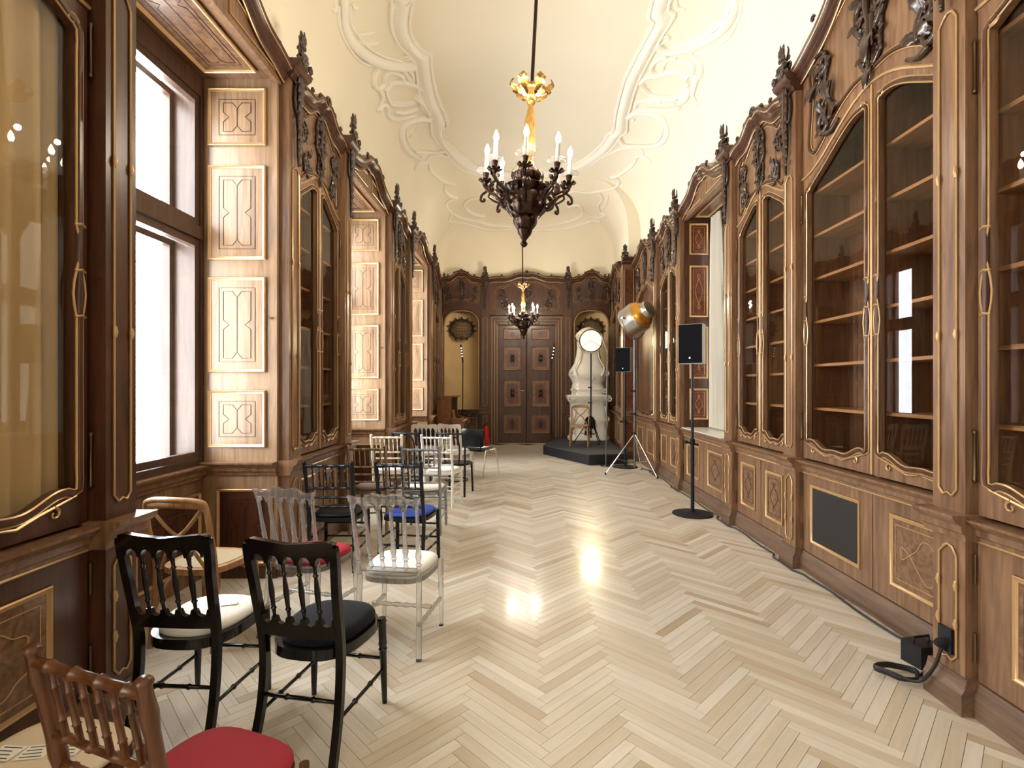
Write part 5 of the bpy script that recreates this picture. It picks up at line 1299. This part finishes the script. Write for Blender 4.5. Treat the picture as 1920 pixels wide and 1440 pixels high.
def pole_lamp(label, base, top, bend, n=4):
    """slim articulated floor lamp with a row of small spots at its tip"""
    root = empty('pole_lamp', base, 0, label, 'floor lamp')
    b = Vector(base); t = Vector(top) - b; e = Vector(bend) - b
    MB().lathe([(.11, 0), (.115, .008), (.10, .018), (.02, .022)], 20).build('base_plate', 'black_satin', root, 50)
    MB().tube([(0, 0, .01), e], .013, 8).build('pole', 'grey_metal' if n == 0 else 'black_satin', root, 60)
    MB().tube([e, t], .02 if n == 0 else .022, 8).build('head', 'alu' if n == 0 else 'black_satin', root, 60)
    for i in range(n):
        p = e.lerp(t, .35 + .45 * i / max(1, n - 1)); MB().lathe([(.003, -.012), (.014, -.008), (.014, .008), (.003, .012)], 8, (p.x, p.y - .02, p.z)).build('led_spot', 'led', root, 50)
    return root
pole_lamp('slim black pole lamp with small spots behind the piano', (-1.58, 13.1, 0), at(864, 646, 13.1), at(868, 680, 13.1))
pole_lamp('slim black pole lamp with small spots beside the double door', (.72, 13.45, 0), at(1040, 644, 13.4), at(1033, 686, 13.4))
pole_lamp('grey boom pole with tilted silver head in front of the stage', (1.585, 9.93, 0), at(1128, 628, 9.9), at(1139, 660, 9.95), 0)

# ------------------------------------------------------------------ loudspeakers
def speaker_stand(label, loc, h):
    root = empty('speaker_stand', loc, 0, label, 'stand')
    MB().lathe([(.235, 0), (.24, .006), (.235, .014), (.06, .022), (.03, .03), (.028, .05)], 36).build('base_plate', 'black_matt', root, 50)
    MB().tube([(0, 0, .02), (0, 0, h * .48)], .022, 12).build('lower_pole', 'black_satin', root, 60)
    MB().tube([(0, 0, h * .48), (0, 0, h)], .017, 12).build('upper_pole', 'black_satin', root, 60)
    c = MB(); c.lathe([(.022, -.04), (.03, -.035), (.03, .035), (.022, .04)], 12, (0, 0, h * .48)); c.tube([(-.08, 0, h * .48), (0.07, 0, h * .46)], .012, 8); c.lathe([(.005, -.02), (.022, -.018), (.022, .018), (.005, .02)], 10, (-.08, 0, h * .48)); c.build('clamp', 'black_matt', root, 50)
    return root
def speaker(label, loc, rz, w, d, h):
    root = empty('loudspeaker', loc, rz, label, 'loudspeaker')
    b = MB(); b.prism_z([(-w / 2, 0), (w / 2, 0), (w / 2, d * .55), (w * .36, d), (-w * .36, d), (-w / 2, d * .55)], 0, h); b.build('cabinet', 'spk_side', root, 0)
    MB().box(-w / 2 + .004, w / 2 - .004, -.012, .002, .004, h - .004).build('grille', 'steel_dark', root, 0)
    MB().lathe([(.002, 0), (.010, .001), (.011, .003), (.002, .004)], 12).xf(lambda v: (v.x + w * .0, -.012 - v.z, v.y + h * .14)).build('badge', 'alu', root, 50)
    return root
s1 = on_floor(1303, 964); s1.x -= .03; speaker_stand('black loudspeaker stand with round base beside the long cable', s1, 1.82)
speaker('black loudspeaker in front of the white curtain', (s1.x - .06, s1.y - .10, 1.82), R(-34), .285, .26, .47)
s2 = (1.93, 9.80, 0); speaker_stand('black loudspeaker stand beside the stage', s2, 1.82)
speaker('black loudspeaker behind the chrome lamp tripod', (1.87, 9.70, 1.82), R(-30), .285, .26, .46)

# ------------------------------------------------------------------ piano corner
pn = empty('upright_piano', (-1.71, 12.05, 0), R(90), 'small brown upright piano against the bookcase', 'piano')
w = 1.10
MB().box(-w / 2, -w / 2 + .04, -.07, .25, 0, 1.30).build('end_panel', 'piano', pn, 0); MB().box(w / 2 - .04, w / 2, -.07, .25, 0, 1.30).build('end_panel', 'piano', pn, 0)
MB().box(-w / 2 + .04, w / 2 - .04, -.05, .25, .05, 1.28).build('case', 'piano', pn, 0)
MB().box(-w / 2 - .02, w / 2 + .02, -.13, .26, 1.30, 1.325).build('lid', 'piano', pn, 0)
MB().box(-w / 2 + .06, w / 2 - .06, -.06, -.05, .86, 1.27).build('front_panel', 'black_satin', pn, 0)
MB().box(-w / 2 + .02, w / 2 - .02, -.34, -.05, .66, .74).build('key_bed', 'piano', pn, 0)
for s in (-1, 1): MB().prism([(-.36, .62), (-.05, .62), (-.05, .85), (-.14, .84), (-.30, .78), (-.36, .74)], 0, .04).xf(lambda v: (s * (w / 2 - .02) + v.y - .02, v.x, v.z)).build('key_cheek', 'piano', pn, 20)
kb = MB().box(-w / 2 + .06, w / 2 - .06, -.33, -.18, .74, .755).build('white_keys', 'ivory', pn, 0); kb['kind'] = 'stuff'
bk = MB()
for i in range(36):
    if i % 7 not in (2, 6): x = -w / 2 + .09 + i * .0255; bk.box(x - .005, x + .005, -.27, -.18, .755, .766)
bko = bk.build('black_keys', 'black_gloss', pn, 0); bko['kind'] = 'stuff'
bx = empty('open_case', (-1.50, 11.78, .768), R(90), 'open tan case lying on the piano keyboard', 'case')
MB().box(-.16, .16, -.10, .10, 0, .05).build('tray', 'oak', bx, 0)
MB().box(-.16, .16, -.01, .01, 0, .22).xf(lambda v: (v.x, .105 + v.y + v.z * .12, v.z + .02)).build('lid', 'oak', bx, 0)
MB().box(-.05, .05, -.04, .03, .05, .075).build('insert', 'black_matt', bx, 0)
ex = empty('fire_extinguisher', (-.99, 13.30, 0), 0, 'red fire extinguisher beside the double door', 'fire extinguisher')
MB().lathe([(.07, 0), (.075, .02), (.075, .42), (.06, .48), (.025, .51), (.022, .53)], 18).build('cylinder', 'red_ext', ex, 50)
MB().tube([(0, 0, .53), (.0, 0, .57), (.08, 0, .60)], .012, 6).build('valve_handle', 'black_satin', ex, 50)
MB().tube(cat_rom([(0, 0, .55), (-.09, 0, .50), (-.10, -.02, .2)], 6), .012, 6).build('hose', 'black_matt', ex, 60)
# carved openwork console in the niche behind the piano
cs = empty('carved_console', (-1.42, 13.395, 0), 0, 'dark carved openwork console below the plaster niche', 'console'); cs.scale = (.85, 1, 1)
MB().box(-.26, .26, -.12, .12, .90, .94).build('top', 'carving', cs, 0)
sc = MB()
for i in range(5):
    for j in range(6):
        x = -.22 + .11 * i; z = .12 + .14 * j; strokes_ = spiral(x, z, .055, R(70 * (i + j)), 1.1 if (i + j) % 2 else -1.1)
        sc.tube(xyz(strokes_, -.10), [.013 - .0006 * k for k in range(14)], 5)
for s in (-1, 1): sc.tube([(s * .24, -.08, 0), (s * .25, -.10, .5), (s * .24, -.08, .9)], .025, 6)
sc.build('scroll_front', 'carving', cs, 60)
# shell grilles in the niches
def shell(label, loc, mirror):
    root = empty('shell_grille', loc, 0, label, 'grille'); s = -1 if mirror else 1
    def D(x, z):   # bulging basket over a scalloped oval
        q = min(1, (x / .42) ** 2 + (z / .33) ** 2); return (s * x, -.26 * math.sqrt(1 - q), z)
    def S(u, v):
        a = R(215 - 250 * u); k = v * (1 + .05 * abs(math.sin(u * 7 * PI)))
        return (s * .42 * k * math.cos(a), -.02, .33 * k * math.sin(a))
    m = MB()
    for k in range(-6, 7):
        m.tube([D(.42 * math.cos(t) * .995, .33 * math.sin(t) * (k / 6.5 if False else 1) * .995 * (k / 6)) for t in [PI * j / 24 for j in range(25)]], .008, 5)
    for k in range(-8, 9):
        x = .42 * k / 8.8 + .03; h = .33 * math.sqrt(max(0, 1 - (x / .42) ** 2)) * .99
        m.tube([D(x - .10 * (1 - (j / 8 - 1) ** 2) * (1 - abs(x) / .42), h * (j / 8 - 1)) for j in range(17)], .008, 5)
    m.build('lattice', 'gold' if False else 'bronze', root, 60)
    r = MB(); r.tube([S(k / 60, 1.0) for k in range(61)], .026, 7)
    for k in range(11):
        x, y, z = S(k / 10, 1.02); r.leaf((x, z), math.atan2(z, x), .10, .04, .3, y=-.02); r.tube(xyz(spiral(x, z, .04, 0, 1.2), -.03), [.012] * 14, 5)
    r.tube(cat_rom([S(0, 1), (-s * .24, -.05, -.30), (0, -.08, -.34), (s * .24, -.05, -.30), S(1, 1)], 6), .028, 7)
    for x in (-.2, 0, .2): r.leaf((x, -.30), R(-90), .12, .045, .3, y=-.06)
    r.build('carved_rim', 'carving', root, 60)
    MB().tube([(0, -.02, -.30), (0, .06, -.28), (0, .23, -.20)], .022, 6).build('wall_bracket', 'carving', root, 60)
    root.scale = (.76, .76, .76); return root
shell('dark shell-shaped lattice grille in the niche above the piano', (-1.70, YE + .33, 3.10), False)
shell('dark shell-shaped lattice grille above the white stove', (1.81, YE + .33, 3.10), True)

# ------------------------------------------------------------------ cable, power box and socket
PZ = ((8.82, 9.28), (7.50, 7.92), (5.58, 6.03), (4.24, 4.68))     # the cable swings out round each pilaster foot
P = [(2.20, 9.62, .0095)]
y = 9.3
while y > 3.02:
    P.append((2.248 if any(a < y < b for a, b in PZ) else 2.305 - .022 * abs(math.sin(y * 4.1)), y, .0095)); y -= .085
P += [(2.26, 2.99, .0095), (2.23, 2.94, .03), (2.22, 2.90, .04)]
tag(MB().tube(cat_rom(P, 4), .0085, 6).build('power_cable', 'cable', None, 60), 'long black cable running along the foot of the bookcases', 'cable')
pb = empty('power_box', (2.22, 2.865, 0), R(12), 'small black distribution box on the floor by the pilaster', 'power box')
MB().box(-.07, .07, -.06, .06, .0, .12).build('housing', 'black_satin', pb, 0); MB().tube([(-.05, 0, .12), (-.05, 0, .15), (.05, 0, .15), (.05, 0, .12)], .008, 6).build('handle', 'black_satin', pb, 40)
co = MB()
L = [tuple(p) for p in cat_rom([(2.20, 2.83, .05), (2.17, 2.76, .03), (2.12, 2.73, .014), (2.09, 2.722, .012)], 5)]
for i in range(70):
    t = i / 69; a = t * 2 * PI * 2.6; L.append((1.99 + (.10 + .02 * math.sin(3 * a)) * math.cos(a), 2.72 + .07 * math.sin(a), .012 + .02 * t + .02 * math.sin(a * .5) ** 2))
L += [tuple(p) for p in cat_rom([L[-1], (2.0, 2.60, .05), (2.035, 2.54, .16), (2.05, 2.515, .28)], 6)]
co.tube(L, .0085, 6); tag(co.build('coiled_cable', 'cable', None, 60), 'coiled black cable plugged in at the pilaster', 'cable')
sk = empty('wall_socket', (2.075, 2.515, .31), R(-90), 'black wall socket low on the pilaster', 'socket')
MB().box(-.04, .04, -.012, .0, -.06, .06).build('cover_plate', 'black_satin', sk, 0); MB().lathe([(.022, 0), (.022, .03), (.012, .045)], 12).xf(lambda v: (v.x, -.012 - v.z, v.y - .02)).build('plug', 'black_matt', sk, 50)
